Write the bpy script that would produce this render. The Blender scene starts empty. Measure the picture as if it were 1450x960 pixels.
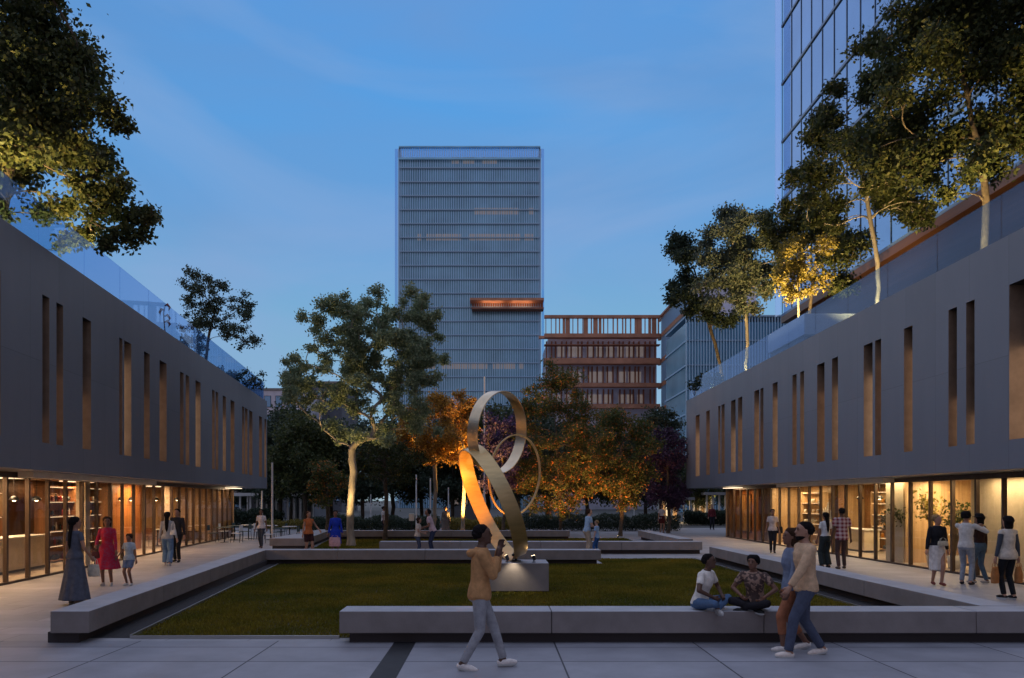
import bpy, bmesh, math, random
import numpy as np
from math import radians, sin, cos, pi, sqrt, atan2
from mathutils import Vector, Matrix
SC = bpy.context.scene
# ------------------------------------------------------------------ camera, sky, light, exposure
EYE = 2.05
cd = bpy.data.cameras.new('camera'); CAM = bpy.data.objects.new('camera', cd); SC.collection.objects.link(CAM); SC.camera = CAM
CAM.location = (0, 0, EYE); CAM.rotation_euler = (radians(90), 0, 0)
cd.sensor_width = 36; cd.lens = 24.83; cd.shift_x = 0.01724; cd.shift_y = 0.1572; cd.clip_end = 3000; cd.clip_start = 0.1
W = bpy.data.worlds.new('World'); SC.world = W; W.use_nodes = True
wt = W.node_tree; bg = wt.nodes['Background']; bg.inputs[1].default_value = 0.060
sky = wt.nodes.new('ShaderNodeTexSky'); sky.sky_type = 'NISHITA'; sky.sun_disc = False
SUN_EL, SUN_ROT = 58, 0
sky.sun_elevation = radians(SUN_EL); sky.sun_rotation = radians(SUN_ROT); sky.ozone_density = 5.0; sky.air_density = 1.0; sky.dust_density = 0.3
tc = wt.nodes.new('ShaderNodeTexCoord'); mp = wt.nodes.new('ShaderNodeMapping'); mp.inputs['Scale'].default_value = (1.0, 1.0, 3.2)
nz = wt.nodes.new('ShaderNodeTexNoise'); nz.inputs['Scale'].default_value = 1.9; nz.inputs['Detail'].default_value = 5; nz.inputs['Roughness'].default_value = .45; nz.inputs['Distortion'].default_value = .5
mr = wt.nodes.new('ShaderNodeMapRange'); mr.inputs[1].default_value = .38; mr.inputs[2].default_value = .72; mr.inputs[3].default_value = .42; mr.inputs[4].default_value = .92
mx = wt.nodes.new('ShaderNodeMix'); mx.data_type = 'RGBA'; mx.inputs[7].default_value = (1.75, 3.1, 5.9, 1)
L_ = wt.links.new
sx_ = wt.nodes.new('ShaderNodeSeparateXYZ'); vr = wt.nodes.new('ShaderNodeValToRGB'); ve = vr.color_ramp.elements      # thin high veil: milky teal low down, clear blue overhead
ve[0].position = 0.0; ve[0].color = (.32, .50, .54, 1); ve[1].position = .62; ve[1].color = (.075, .33, .80, 1); vx_ = ve.new(.20); vx_.color = (.20, .46, .62, 1); vx_ = ve.new(.36); vx_.color = (.10, .38, .78, 1)
vs_ = wt.nodes.new('ShaderNodeVectorMath'); vs_.operation = 'SCALE'; vs_.inputs['Scale'].default_value = 11.0
L_(tc.outputs['Generated'], sx_.inputs[0]); L_(sx_.outputs[2], vr.inputs[0]); L_(vr.outputs[0], vs_.inputs[0]); L_(vs_.outputs[0], mx.inputs[7])
L_(tc.outputs['Generated'], mp.inputs[0]); L_(mp.outputs[0], nz.inputs['Vector']); L_(nz.outputs[0], mr.inputs[0])
n2_ = wt.nodes.new('ShaderNodeTexNoise'); n2_.inputs['Scale'].default_value = 1.15; n2_.inputs['Detail'].default_value = 7; n2_.inputs['Roughness'].default_value = .5; n2_.inputs['Distortion'].default_value = 1.2
m2_ = wt.nodes.new('ShaderNodeMapping'); m2_.inputs['Scale'].default_value = (1.1, 1.1, 4.5); m2_.inputs['Location'].default_value = (3.1, 1.7, .4); L_(tc.outputs['Generated'], m2_.inputs[0]); L_(m2_.outputs[0], n2_.inputs['Vector'])
r2_ = wt.nodes.new('ShaderNodeMapRange'); r2_.inputs[1].default_value = .45; r2_.inputs[2].default_value = .68; r2_.inputs[3].default_value = 0; r2_.inputs[4].default_value = .55; L_(n2_.outputs[0], r2_.inputs[0])
mx2 = wt.nodes.new('ShaderNodeMix'); mx2.data_type = 'RGBA'; mx2.inputs[7].default_value = (2.9, 4.5, 7.6, 1); L_(r2_.outputs[0], mx2.inputs[0]); L_(mx.outputs[2], mx2.inputs[6])
L_(mr.outputs[0], mx.inputs[0]); L_(sky.outputs[0], mx.inputs[6]); # dusk afterglow low in the sky behind the camera
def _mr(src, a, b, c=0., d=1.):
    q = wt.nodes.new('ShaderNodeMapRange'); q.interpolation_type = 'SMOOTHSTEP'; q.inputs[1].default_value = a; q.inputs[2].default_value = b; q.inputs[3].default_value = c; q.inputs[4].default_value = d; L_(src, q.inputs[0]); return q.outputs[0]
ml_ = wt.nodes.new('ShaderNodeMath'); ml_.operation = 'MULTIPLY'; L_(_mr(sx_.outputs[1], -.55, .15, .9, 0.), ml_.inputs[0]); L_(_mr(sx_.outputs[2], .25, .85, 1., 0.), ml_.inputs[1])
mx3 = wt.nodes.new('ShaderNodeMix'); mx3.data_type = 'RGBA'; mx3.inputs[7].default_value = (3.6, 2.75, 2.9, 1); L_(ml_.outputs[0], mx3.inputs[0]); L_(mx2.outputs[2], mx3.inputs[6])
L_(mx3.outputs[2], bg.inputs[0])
sd = bpy.data.lights.new('sun', 'SUN'); SUN = bpy.data.objects.new('sun', sd); SC.collection.objects.link(SUN)
sd.energy = 0.80; sd.angle = radians(150); sd.color = (1.0, .72, .50)
_a = radians(SUN_ROT); _e = radians(SUN_EL)
SUN.rotation_euler = Vector((sin(_a)*cos(_e), cos(_a)*cos(_e), sin(_e))).to_track_quat('Z', 'Y').to_euler()
SC.view_settings.view_transform = 'Standard'; SC.view_settings.look = 'None'; SC.view_settings.exposure = 0.58; SC.view_settings.gamma = 1
SC.cycles.max_bounces = 6; SC.cycles.diffuse_bounces = 3; SC.cycles.glossy_bounces = 3; SC.cycles.transmission_bounces = 4
SC.cycles.transparent_max_bounces = 12; SC.cycles.caustics_reflective = False; SC.cycles.caustics_refractive = False
SC.cycles.use_denoising = True; SC.cycles.sample_clamp_indirect = 4; SC.cycles.use_light_tree = True
rng = np.random.default_rng(7); random.seed(7)

# ------------------------------------------------------------------ materials
def srgb(r, g, b):
    f = lambda c: (c/255/12.92) if c/255 <= .04045 else ((c/255+.055)/1.055)**2.4
    return (f(r), f(g), f(b))
def mat(name, col, rough=.6, metal=0, noise=0, nscale=6, bump=0, bscale=40, emit=None, estr=0, spec=.5, col2=None, stretch=None, coords='Object', trans=0):
    m = bpy.data.materials.new(name); m.use_nodes = True; t = m.node_tree; p = t.nodes['Principled BSDF']
    p.inputs['Roughness'].default_value = rough; p.inputs['Metallic'].default_value = metal; p.inputs['Specular IOR Level'].default_value = spec
    c = (*col, 1)
    p.inputs['Base Color'].default_value = c
    cc = t.nodes.new('ShaderNodeTexCoord'); mpn = t.nodes.new('ShaderNodeMapping'); t.links.new(cc.outputs[coords], mpn.inputs[0])
    if stretch: mpn.inputs['Scale'].default_value = stretch
    if noise or col2:
        n = t.nodes.new('ShaderNodeTexNoise'); n.inputs['Scale'].default_value = nscale; n.inputs['Detail'].default_value = 6; n.inputs['Roughness'].default_value = .6
        t.links.new(mpn.outputs[0], n.inputs['Vector'])
        r = t.nodes.new('ShaderNodeValToRGB'); t.links.new(n.outputs[0], r.inputs[0])
        a = tuple(max(0, v*(1-noise)) for v in col); b = col2 if col2 else tuple(v*(1+noise) for v in col)
        r.color_ramp.elements[0].position = .32; r.color_ramp.elements[1].position = .68
        r.color_ramp.elements[0].color = (*a, 1); r.color_ramp.elements[1].color = (*b, 1)
        t.links.new(r.outputs[0], p.inputs['Base Color'])
    if bump:
        n2 = t.nodes.new('ShaderNodeTexNoise'); n2.inputs['Scale'].default_value = bscale; n2.inputs['Detail'].default_value = 4
        t.links.new(mpn.outputs[0], n2.inputs['Vector'])
        bp = t.nodes.new('ShaderNodeBump'); bp.inputs['Strength'].default_value = bump; bp.inputs['Distance'].default_value = .02
        t.links.new(n2.outputs[0], bp.inputs['Height']); t.links.new(bp.outputs[0], p.inputs['Normal'])
    if emit:
        p.inputs['Emission Color'].default_value = (*emit, 1); p.inputs['Emission Strength'].default_value = estr
    return m
def tile_mat(name, col, w, h, mortar, mcol, var=.12, rough=.55, off=(0, 0), rowoff=0.0, nscale=1.2):
    m = mat(name, col, rough); t = m.node_tree; p = t.nodes['Principled BSDF']
    cc = t.nodes.new('ShaderNodeTexCoord'); mpn = t.nodes.new('ShaderNodeMapping'); mpn.inputs['Location'].default_value = (off[0], off[1], 0)
    t.links.new(cc.outputs['Object'], mpn.inputs[0])
    b = t.nodes.new('ShaderNodeTexBrick'); b.offset = rowoff; b.inputs['Scale'].default_value = 1; b.inputs['Brick Width'].default_value = w; b.inputs['Row Height'].default_value = h
    b.inputs['Mortar Size'].default_value = mortar; b.inputs['Mortar Smooth'].default_value = .15
    b.inputs['Color1'].default_value = (*[v*(1-var) for v in col], 1); b.inputs['Color2'].default_value = (*[v*(1+var) for v in col], 1); b.inputs['Mortar'].default_value = (*mcol, 1)
    t.links.new(mpn.outputs[0], b.inputs['Vector'])
    n = t.nodes.new('ShaderNodeTexNoise'); n.inputs['Scale'].default_value = nscale; n.inputs['Detail'].default_value = 8; n.inputs['Roughness'].default_value = .65
    t.links.new(cc.outputs['Object'], n.inputs['Vector'])
    r = t.nodes.new('ShaderNodeMapRange'); r.inputs[1].default_value = .3; r.inputs[2].default_value = .7; r.inputs[3].default_value = .78; r.inputs[4].default_value = 1.15
    t.links.new(n.outputs[0], r.inputs[0])
    mu = t.nodes.new('ShaderNodeVectorMath'); mu.operation = 'SCALE'; t.links.new(b.outputs[0], mu.inputs[0]); t.links.new(r.outputs[0], mu.inputs['Scale'])
    t.links.new(mu.outputs[0], p.inputs['Base Color'])
    rr = t.nodes.new('ShaderNodeMapRange'); rr.inputs[3].default_value = rough-.12; rr.inputs[4].default_value = rough+.15; t.links.new(n.outputs[0], rr.inputs[0]); t.links.new(rr.outputs[0], p.inputs['Roughness'])
    bp = t.nodes.new('ShaderNodeBump'); bp.inputs['Strength'].default_value = .35; bp.inputs['Distance'].default_value = .006; bp.invert = True
    t.links.new(b.outputs['Fac'], bp.inputs['Height']); t.links.new(bp.outputs[0], p.inputs['Normal'])
    return m
def glass_mat(name, tint=(1, 1, 1), ior=1.35, rough=.02, gcol=(1, 1, 1), boost=0.0):
    m = bpy.data.materials.new(name); m.use_nodes = True; t = m.node_tree; t.nodes.clear()
    o = t.nodes.new('ShaderNodeOutputMaterial'); tr = t.nodes.new('ShaderNodeBsdfTransparent'); gl = t.nodes.new('ShaderNodeBsdfGlossy'); mi = t.nodes.new('ShaderNodeMixShader')
    fr = t.nodes.new('ShaderNodeFresnel'); fr.inputs[0].default_value = ior
    geo = t.nodes.new('ShaderNodeNewGeometry')
    ad = t.nodes.new('ShaderNodeMath'); ad.operation = 'ADD'; ad.inputs[1].default_value = boost; ad.use_clamp = True
    tr.inputs[0].default_value = (*tint, 1); gl.inputs[0].default_value = (*gcol, 1); gl.inputs['Roughness'].default_value = rough
    io = t.nodes.new('ShaderNodeMapRange'); io.inputs[3].default_value = ior; io.inputs[4].default_value = 1/ior; t.links.new(geo.outputs['Backfacing'], io.inputs[0]); t.links.new(io.outputs[0], fr.inputs[0])
    t.links.new(fr.outputs[0], ad.inputs[0]); t.links.new(ad.outputs[0], mi.inputs[0]); t.links.new(tr.outputs[0], mi.inputs[1]); t.links.new(gl.outputs[0], mi.inputs[2]); t.links.new(mi.outputs[0], o.inputs[0])
    return m
def leaf_mat(name, c1, c2, c3=None, trans=.35, rough=.55, patch=0, sparse=.6):
    m = bpy.data.materials.new(name); m.use_nodes = True; t = m.node_tree; t.nodes.clear()
    o = t.nodes.new('ShaderNodeOutputMaterial'); p = t.nodes.new('ShaderNodeBsdfPrincipled'); tl = t.nodes.new('ShaderNodeBsdfTranslucent'); mi = t.nodes.new('ShaderNodeMixShader'); mi.inputs[0].default_value = trans
    g = t.nodes.new('ShaderNodeNewGeometry'); r = t.nodes.new('ShaderNodeValToRGB')
    e = r.color_ramp.elements; e[0].position = 0; e[1].position = 1; e[0].color = (*c1, 1); e[1].color = (*(c3 or c2), 1)
    x = e.new(sparse); x.color = (*c2, 1)
    t.links.new(g.outputs['Random Per Island'], r.inputs[0])
    src = r.outputs[0]
    if patch:
        c_ = t.nodes.new('ShaderNodeTexCoord'); n_ = t.nodes.new('ShaderNodeTexNoise'); n_.inputs['Scale'].default_value = patch; n_.inputs['Detail'].default_value = 6; t.links.new(c_.outputs['Object'], n_.inputs['Vector'])
        k_ = t.nodes.new('ShaderNodeValToRGB'); k_.color_ramp.elements[0].position = .35; k_.color_ramp.elements[1].position = .65; k_.color_ramp.elements[0].color = (.55, .68, .6, 1); k_.color_ramp.elements[1].color = (1.25, 1.1, 1.0, 1)
        v_ = t.nodes.new('ShaderNodeVectorMath'); v_.operation = 'MULTIPLY'; t.links.new(r.outputs[0], v_.inputs[0]); t.links.new(n_.outputs[0], k_.inputs[0]); t.links.new(k_.outputs[0], v_.inputs[1]); src = v_.outputs[0]
    t.links.new(src, p.inputs['Base Color']); t.links.new(src, tl.inputs[0]); p.inputs['Roughness'].default_value = rough; p.inputs['Specular IOR Level'].default_value = .3
    t.links.new(p.outputs[0], mi.inputs[1]); t.links.new(tl.outputs[0], mi.inputs[2]); t.links.new(mi.outputs[0], o.inputs[0])
    return m
def wood_mat(name, c1, c2, scale=3, rough=.45, axis=2, plank=None):
    m = mat(name, c1, rough, col2=c2, noise=.25, nscale=scale, stretch=tuple(.12 if i == axis else 3.0 for i in range(3)))
    return m

M = {}
M['facade'] = mat('facade', (.185, .195, .228), .5, noise=.05, nscale=1.2, stretch=(1, 1, .25), bump=.03, bscale=60, spec=.4)
def seams(m, w, h, dark=.72):
    t = m.node_tree; p = t.nodes['Principled BSDF']; c = t.nodes.new('ShaderNodeTexCoord'); s = t.nodes.new('ShaderNodeSeparateXYZ'); q = t.nodes.new('ShaderNodeCombineXYZ')
    t.links.new(c.outputs['Object'], s.inputs[0]); t.links.new(s.outputs[1], q.inputs[0]); t.links.new(s.outputs[2], q.inputs[1])
    b = t.nodes.new('ShaderNodeTexBrick'); b.offset = 0; b.inputs['Scale'].default_value = 1; b.inputs['Brick Width'].default_value = w; b.inputs['Row Height'].default_value = h; b.inputs['Mortar Size'].default_value = .008; b.inputs['Mortar Smooth'].default_value = .3
    b.inputs['Color1'].default_value = (.95, .95, .95, 1); b.inputs['Color2'].default_value = (1.05, 1.05, 1.05, 1); b.inputs['Mortar'].default_value = (dark, dark, dark, 1)
    src = p.inputs['Base Color'].links[0].from_socket; v = t.nodes.new('ShaderNodeVectorMath'); v.operation = 'MULTIPLY'; t.links.new(q.outputs[0], b.inputs['Vector']); t.links.new(src, v.inputs[0]); t.links.new(b.outputs[0], v.inputs[1]); t.links.new(v.outputs[0], p.inputs['Base Color'])
seams(M['facade'], 1.35, 5.37)
M['bronze'] = mat('bronze', (.40, .29, .21), .4, metal=.5, noise=.15, nscale=3)
M['mullion'] = mat('mullion', (.10, .07, .055), .4, metal=.4, noise=.15)
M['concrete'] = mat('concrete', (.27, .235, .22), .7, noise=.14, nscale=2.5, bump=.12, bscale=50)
M['concrete_top_lit'] = mat('concrete_top_lit', (.44, .45, .48), .55, noise=.12, nscale=2.2, bump=.08, bscale=60)  # lit copy of the concrete for top faces, skylight put into its colour
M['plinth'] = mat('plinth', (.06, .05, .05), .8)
M['steel'] = mat('steel', (.5, .5, .5), .35, metal=.9)
M['dark_metal'] = mat('dark_metal', (.03, .032, .036), .4, metal=.5)
M['white'] = mat('white_paint', (.75, .75, .73), .5, noise=.05)
M['plaza'] = tile_mat('plaza', (.345, .345, .375), 2.0, .88, .012, (.05, .05, .06), off=(1.14, -.16), var=.14)
M['walk'] = tile_mat('walk', (.40, .39, .40), 1.2, .6, .006, (.18, .17, .17), var=.08, rowoff=.5)
M['path'] = tile_mat('path', (.33, .32, .33), 1.0, 1.0, .008, (.15, .14, .14), var=.08)
M['gravel'] = mat('dark_gravel', (.05, .045, .045), .9, noise=.5, nscale=60, bump=.8, bscale=120)
M['drain'] = mat('drain', (.035, .035, .038), .6, metal=.3, noise=.2)
M['ground'] = mat('ground', (.07, .075, .07), .9, noise=.3, nscale=.3)
M['soil'] = mat('soil', (.07, .06, .015), .95, noise=.4, nscale=3, bump=.6, bscale=30)
M['glass'] = glass_mat('glass', (.93, .90, .86), 1.22, boost=.02)
M['rail_glass'] = glass_mat('rail_glass', (.62, .73, .88), 1.17, boost=.035, gcol=(.55, .74, 1))
M['oak'] = wood_mat('oak', (.42, .27, .14), (.56, .38, .21))
M['walnut'] = wood_mat('walnut', (.16, .07, .03), (.28, .13, .05))
M['orange_wood'] = wood_mat('orange_wood', (.50, .17, .04), (.72, .31, .08), scale=2.2)
M['cream'] = mat('cream', (.66, .57, .43), .6, noise=.06)
M['ceiling'] = mat('ceiling', (.55, .45, .33), .7)
M['fascia'] = mat('fascia', (.80, .72, .60), .6, noise=.1, nscale=2)  # light falling on the fascia is put into this pale colour
M['int_floor'] = tile_mat('interior_floor', (.42, .36, .31), 1.0, 1.0, .006, (.2, .17, .14), rough=.35)
M['slot_glow'] = mat('lit_glass', (.1, .06, .03), .3, emit=(1.0, .72, .50), estr=.36)
M['lamp'] = mat('lamp_glow', (1, .8, .5), .5, emit=(1.0, .74, .42), estr=7)
M['lamp_soft'] = mat('lamp_soft', (1, .8, .5), .5, emit=(1.0, .78, .5), estr=1.5)
for _i, (_e, _c) in enumerate(((.20, (1.0, .66, .42)), (.34, (1.0, .72, .50)), (.48, (1.0, .78, .58)))): M['slot_glow%d' % _i] = mat('lit_glass', (.1, .06, .03), .3, emit=_c, estr=_e)
M['bark_pale'] = mat('bark_pale', (.36, .31, .24), .8, noise=.4, nscale=5, stretch=(1, 1, .3), bump=.4, bscale=20)
M['bark'] = mat('bark', (.11, .085, .06), .9, noise=.4, nscale=8, bump=.6, bscale=25)
G = lambda *a, **k: leaf_mat(*a, **k)
M['leaf_green'] = G('leaf_green', (.040, .056, .020), (.070, .090, .030), (.14, .14, .045))
M['leaf_dark'] = G('leaf_dark', (.028, .048, .030), (.050, .075, .045), (.09, .12, .075), trans=.25)
M['leaf_euc'] = G('leaf_euc', (.16, .22, .12), (.25, .31, .18), (.45, .50, .30))
M['leaf_grey'] = G('leaf_grey', (.08, .11, .07), (.13, .16, .11), (.22, .24, .17))
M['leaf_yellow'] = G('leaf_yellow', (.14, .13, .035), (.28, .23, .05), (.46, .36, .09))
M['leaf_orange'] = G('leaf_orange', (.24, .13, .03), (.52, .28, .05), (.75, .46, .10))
M['leaf_mixed'] = G('leaf_mixed', (.085, .115, .035), (.13, .15, .045), (.75, .26, .06), sparse=.80)
M['leaf_purple'] = G('leaf_purple', (.05, .045, .08), (.10, .07, .17), (.20, .14, .34))
M['leaf_plum'] = G('leaf_plum', (.05, .03, .06), (.09, .045, .09), (.17, .08, .13), trans=.2)
M['blade'] = G('grass_blade', (.14, .115, .012), (.21, .18, .018), (.29, .25, .03), trans=.3, rough=.8, patch=.55)

# ------------------------------------------------------------------ object helpers
def link(o): SC.collection.objects.link(o); return o
def tag(o, label=None, cat=None, group=None, kind=None):
    if label: o['label'] = label
    if cat: o['category'] = cat
    if group: o['group'] = group
    if kind: o['kind'] = kind
    return o
def empty(name, loc=(0, 0, 0), rz=0.0):
    o = link(bpy.data.objects.new(name, None)); o.location = loc; o.rotation_euler = (0, 0, rz); o.empty_display_size = .3; return o
def npmesh(name, V, F, mats, parent=None, smooth=False, mi=None, loc=None, rz=0):
    """V n x 3; F m x k array (k = 3 or 4)"""
    V = np.asarray(V, dtype=np.float32); F = np.asarray(F, dtype=np.int32); k = F.shape[1]
    me = bpy.data.meshes.new(name); me.vertices.add(len(V)); me.vertices.foreach_set('co', V.ravel())
    me.loops.add(F.size); me.loops.foreach_set('vertex_index', F.ravel()); me.polygons.add(len(F))
    me.polygons.foreach_set('loop_start', np.arange(0, F.size, k, dtype=np.int32)); me.polygons.foreach_set('loop_total', np.full(len(F), k, dtype=np.int32))
    if mi is not None: me.polygons.foreach_set('material_index', np.asarray(mi, dtype=np.int32))
    if smooth: me.polygons.foreach_set('use_smooth', np.ones(len(F), dtype=bool))
    for m_ in (mats if isinstance(mats, (list, tuple)) else [mats]): me.materials.append(m_)
    me.update(calc_edges=True); me.validate()
    o = link(bpy.data.objects.new(name, me)); o.parent = parent
    if loc is not None: o.location = loc
    if rz: o.rotation_euler = (0, 0, rz)
    return o
class MB:
    def __init__(s): s.v = []; s.f = []; s.m = []
    def quad(s, a, b, c, d, m=0):
        n = len(s.v); s.v += [a, b, c, d]; s.f.append((n, n+1, n+2, n+3)); s.m.append(m)
    def box(s, x0, x1, y0, y1, z0, z1, m=0, top=None):
        n = len(s.v)
        s.v += [(x0, y0, z0), (x1, y0, z0), (x1, y1, z0), (x0, y1, z0), (x0, y0, z1), (x1, y0, z1), (x1, y1, z1), (x0, y1, z1)]
        for i, q in enumerate([(0, 3, 2, 1), (4, 5, 6, 7), (0, 1, 5, 4), (1, 2, 6, 5), (2, 3, 7, 6), (3, 0, 4, 7)]):
            s.f.append(tuple(n+j for j in q)); s.m.append(top if (i == 1 and top is not None) else m)
    def prism(s, poly, z0, z1, m=0, top=None):
        n = len(s.v); k = len(poly); s.v += [(p[0], p[1], z0) for p in poly] + [(p[0], p[1], z1) for p in poly]
        for i in range(k): s.f.append((n+i, n+(i+1) % k, n+k+(i+1) % k, n+k+i)); s.m.append(m)
        s.f.append(tuple(n+k+i for i in range(k))); s.m.append(m if top is None else top)
        s.f.append(tuple(n+k-1-i for i in range(k))); s.m.append(m)
    def tube(s, P, R, n=8, m=0, cap=True):
        V, F = tube(P, R, n); b = len(s.v); s.v += [tuple(v) for v in V]; s.f += [tuple(b+int(i) for i in f) for f in F]; s.m += [m]*len(F)
        if cap:
            s.f.append(tuple(b+i for i in range(n))[::-1]); s.m.append(m)
            e = b+(len(P)-1)*n; s.f.append(tuple(e+i for i in range(n))); s.m.append(m)
    def lathe(s, prof, c=(0, 0, 0), n=16, m=0):
        b = len(s.v)
        for r, z in prof:
            for i in range(n): s.v.append((c[0]+r*cos(2*pi*i/n), c[1]+r*sin(2*pi*i/n), c[2]+z))
        for j in range(len(prof)-1):
            for i in range(n): s.f.append((b+j*n+i, b+j*n+(i+1) % n, b+(j+1)*n+(i+1) % n, b+(j+1)*n+i)); s.m.append(m)
    def build(s, name, mats, parent=None, bevel=0, smooth=False, loc=None, rz=0):
        me = bpy.data.meshes.new(name); me.from_pydata(s.v, [], s.f)
        for m_ in (mats if isinstance(mats, (list, tuple)) else [mats]): me.materials.append(m_)
        me.polygons.foreach_set('material_index', s.m)
        if smooth: me.polygons.foreach_set('use_smooth', [True]*len(s.f))
        me.update()
        o = link(bpy.data.objects.new(name, me)); o.parent = parent
        if loc is not None: o.location = loc
        if rz: o.rotation_euler = (0, 0, rz)
        if bevel:
            b = o.modifiers.new('bevel', 'BEVEL'); b.width = bevel; b.segments = 2; b.limit_method = 'ANGLE'; b.harden_normals = False
        return o
def tube(P, R, n=6):
    P = np.asarray(P, float); R = np.asarray(R, float) if np.ndim(R) else np.full(len(P), R)
    T = np.gradient(P, axis=0); T /= (np.linalg.norm(T, axis=1, keepdims=True)+1e-9)
    ref = np.array([1., 0, 0]) if abs(T[0][2]) > .6 else np.array([0, 0, 1.])
    V = []
    for p, t, r in zip(P, T, R):
        u = np.cross(t, ref); u /= (np.linalg.norm(u)+1e-9); w = np.cross(t, u)
        a = np.arange(n)*2*pi/n
        V.append(p+r*(np.cos(a)[:, None]*u+np.sin(a)[:, None]*w))
    V = np.concatenate(V); i = np.arange(len(P)-1)[:, None]*n; j = np.arange(n)[None]; k = (j+1) % n
    F = np.stack([i+j, i+k, i+n+k, i+n+j], -1).reshape(-1, 4)
    return V, F
def copy_tree(o, parent=None):
    c = o.copy(); link(c); c.parent = parent
    for ch in list(o.children): copy_tree(ch, c)
    return c
def at(px, Y, py=None):
    """photograph pixel + distance -> world point (used only to read off positions)"""
    x = (px-700)*Y/1000
    return (x, Y) if py is None else (x, Y, EYE+(708-py)*Y/1000)
def area(name, loc, size, energy, col=(1, .72, .42), rot=(0, 0, 0), parent=None, sy=None):
    l = bpy.data.lights.new(name, 'AREA'); l.energy = energy; l.color = col; l.size = size
    if sy: l.shape = 'RECTANGLE'; l.size_y = sy
    o = link(bpy.data.objects.new(name, l)); o.location = loc; o.rotation_euler = rot; o.parent = parent; return o
def spot(name, loc, target, energy, col=(1, .66, .3), ang=70, blend=.8, rad=.06, parent=None):
    l = bpy.data.lights.new(name, 'SPOT'); l.energy = energy; l.color = col; l.spot_size = radians(ang); l.spot_blend = blend; l.shadow_soft_size = rad
    o = link(bpy.data.objects.new(name, l)); o.location = loc
    o.rotation_euler = (Vector(loc)-Vector(target)).to_track_quat('Z', 'Y').to_euler(); o.parent = parent; return o
# ------------------------------------------------------------------ the ground
def sheet(name, poly, z, m, ox=0, oy=0):
    V = [(p[0], p[1], z) for p in poly]
    me = bpy.data.meshes.new(name); me.from_pydata(V, [], [tuple(range(len(V)))]); me.materials.append(m); me.update()
    return tag(link(bpy.data.objects.new(name, me)), kind='structure')
sheet('ground', [(-600, -60), (600, -60), (600, 1500), (-600, 1500)], -.02, M['ground'])
th = math.atan(.12); ct, st = cos(th), sin(th)
LX = lambda a, t: a-.12*t
sheet('plaza_paving', [(-40, -8), (40, -8), (40, 10.28), (-40, 10.28)], 0.0, M['plaza'])
b = MB(); b.box(-1.44, -1.14, -8, 10.28, -.01, .004); tag(b.build('drain_channel', M['drain']), kind='structure')
sheet('walkway_paving', [(-40, 10.285), (40, 10.285), (40, 39.5), (-40, 39.5)], -.004, M['walk'])
sheet('cross_path', [(-60, 39.505), (60, 39.505), (60, 52), (-60, 52)], -.004, M['path'])
A_IN, A_OUT = -4.57, -5.10           # the bench along the west walk, read at t = 0
RX_IN, RX_OUT = 7.30, 7.85
# lawns: soil sheet + blades
lawn1 = [(LX(A_IN, 10.5)+.46, 10.5), (RX_IN-.41, 10.5), (RX_IN-.41, 24.6), (3.5, 24.6), (3.5, 22.6), (LX(A_IN, 22.6)+.46, 22.6)]
sheet('gravel_strip', [(LX(A_IN, 10.5)-.3, 10.5), (LX(A_IN, 10.5)+.43, 10.5), (LX(A_IN, 22.4)+.43, 22.4), (LX(A_IN, 22.4)-.3, 22.4)], 0.001, M['gravel'])
sheet('gravel_margin', [(RX_IN-.38, 10.6), (RX_IN+.3, 10.6), (RX_IN+.3, 24.0), (RX_IN-.38, 24.0)], 0.001, M['gravel'])
sheet('lawn_soil', lawn1, 0.002, M['soil'])
lawn2 = [(-7.1, 25.5), (-4.45, 25.5), (-4.45, 28.0), (6.9, 28.0), (6.9, 37.5), (-8.6, 37.5)]
sheet('rear_lawn_soil', lawn2, 0.002, M['soil'])
def inpoly(P, poly):
    x, y = P[:, 0], P[:, 1]; r = np.zeros(len(P), bool); n = len(poly)
    for i in range(n):
        x0, y0 = poly[i]; x1, y1 = poly[(i+1) % n]
        c = ((y0 > y) != (y1 > y)) & (x < (x1-x0)*(y-y0)/((y1-y0)+1e-12)+x0); r ^= c
    return r
def grass(name, poly, n, h, label, bw=.012):
    p = np.array(poly); lo, hi = p.min(0), p.max(0)
    P = rng.uniform(lo, hi, (n, 2)); P = P[inpoly(P, poly)]; k = len(P)
    a = rng.uniform(0, 2*pi, k); hh = h*rng.uniform(.5, 1.2, k)*(1+.25*np.sin(P[:, 0]*1.7)*np.sin(P[:, 1]*1.3+P[:, 0])); le = rng.normal(0, .45, (k, 2))*hh[:, None]
    d = np.stack([np.cos(a), np.sin(a)], 1)*bw*rng.uniform(.7, 1.3, k)[:, None]
    z = np.zeros((k, 1))
    V = np.stack([np.hstack([P-d, z]), np.hstack([P+d, z]), np.hstack([P+le, hh[:, None]])], 1).reshape(-1, 3)
    o = npmesh(name, V, np.arange(3*k).reshape(-1, 3), M['blade']); tag(o, label, 'grass', kind='stuff')
grass('lawn_grass', lawn1, 330000, .045, 'short mown green grass of the front lawn')
grass('rear_lawn_grass', lawn2, 90000, .06, 'short green grass around the pale trunked tree', bw=.02)
# steel edging strips along the lawn
b = MB(); b.prism([(LX(A_IN, 10.5)+.42, 10.48), (LX(A_IN, 10.5)+.45, 10.48), (LX(A_IN, 22.3)+.45, 22.3), (LX(A_IN, 22.3)+.42, 22.3)], -.01, .05)
b.prism([(RX_IN-.40, 10.9), (RX_IN-.37, 10.9), (RX_IN-.37, 24.5), (RX_IN-.40, 24.5)], -.01, .05)
b.box(LX(A_IN, 10.5)+.45, -2.3, 10.46, 10.49, -.01, .04)
tag(b.build('lawn_edging', M['steel']), kind='structure')

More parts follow.
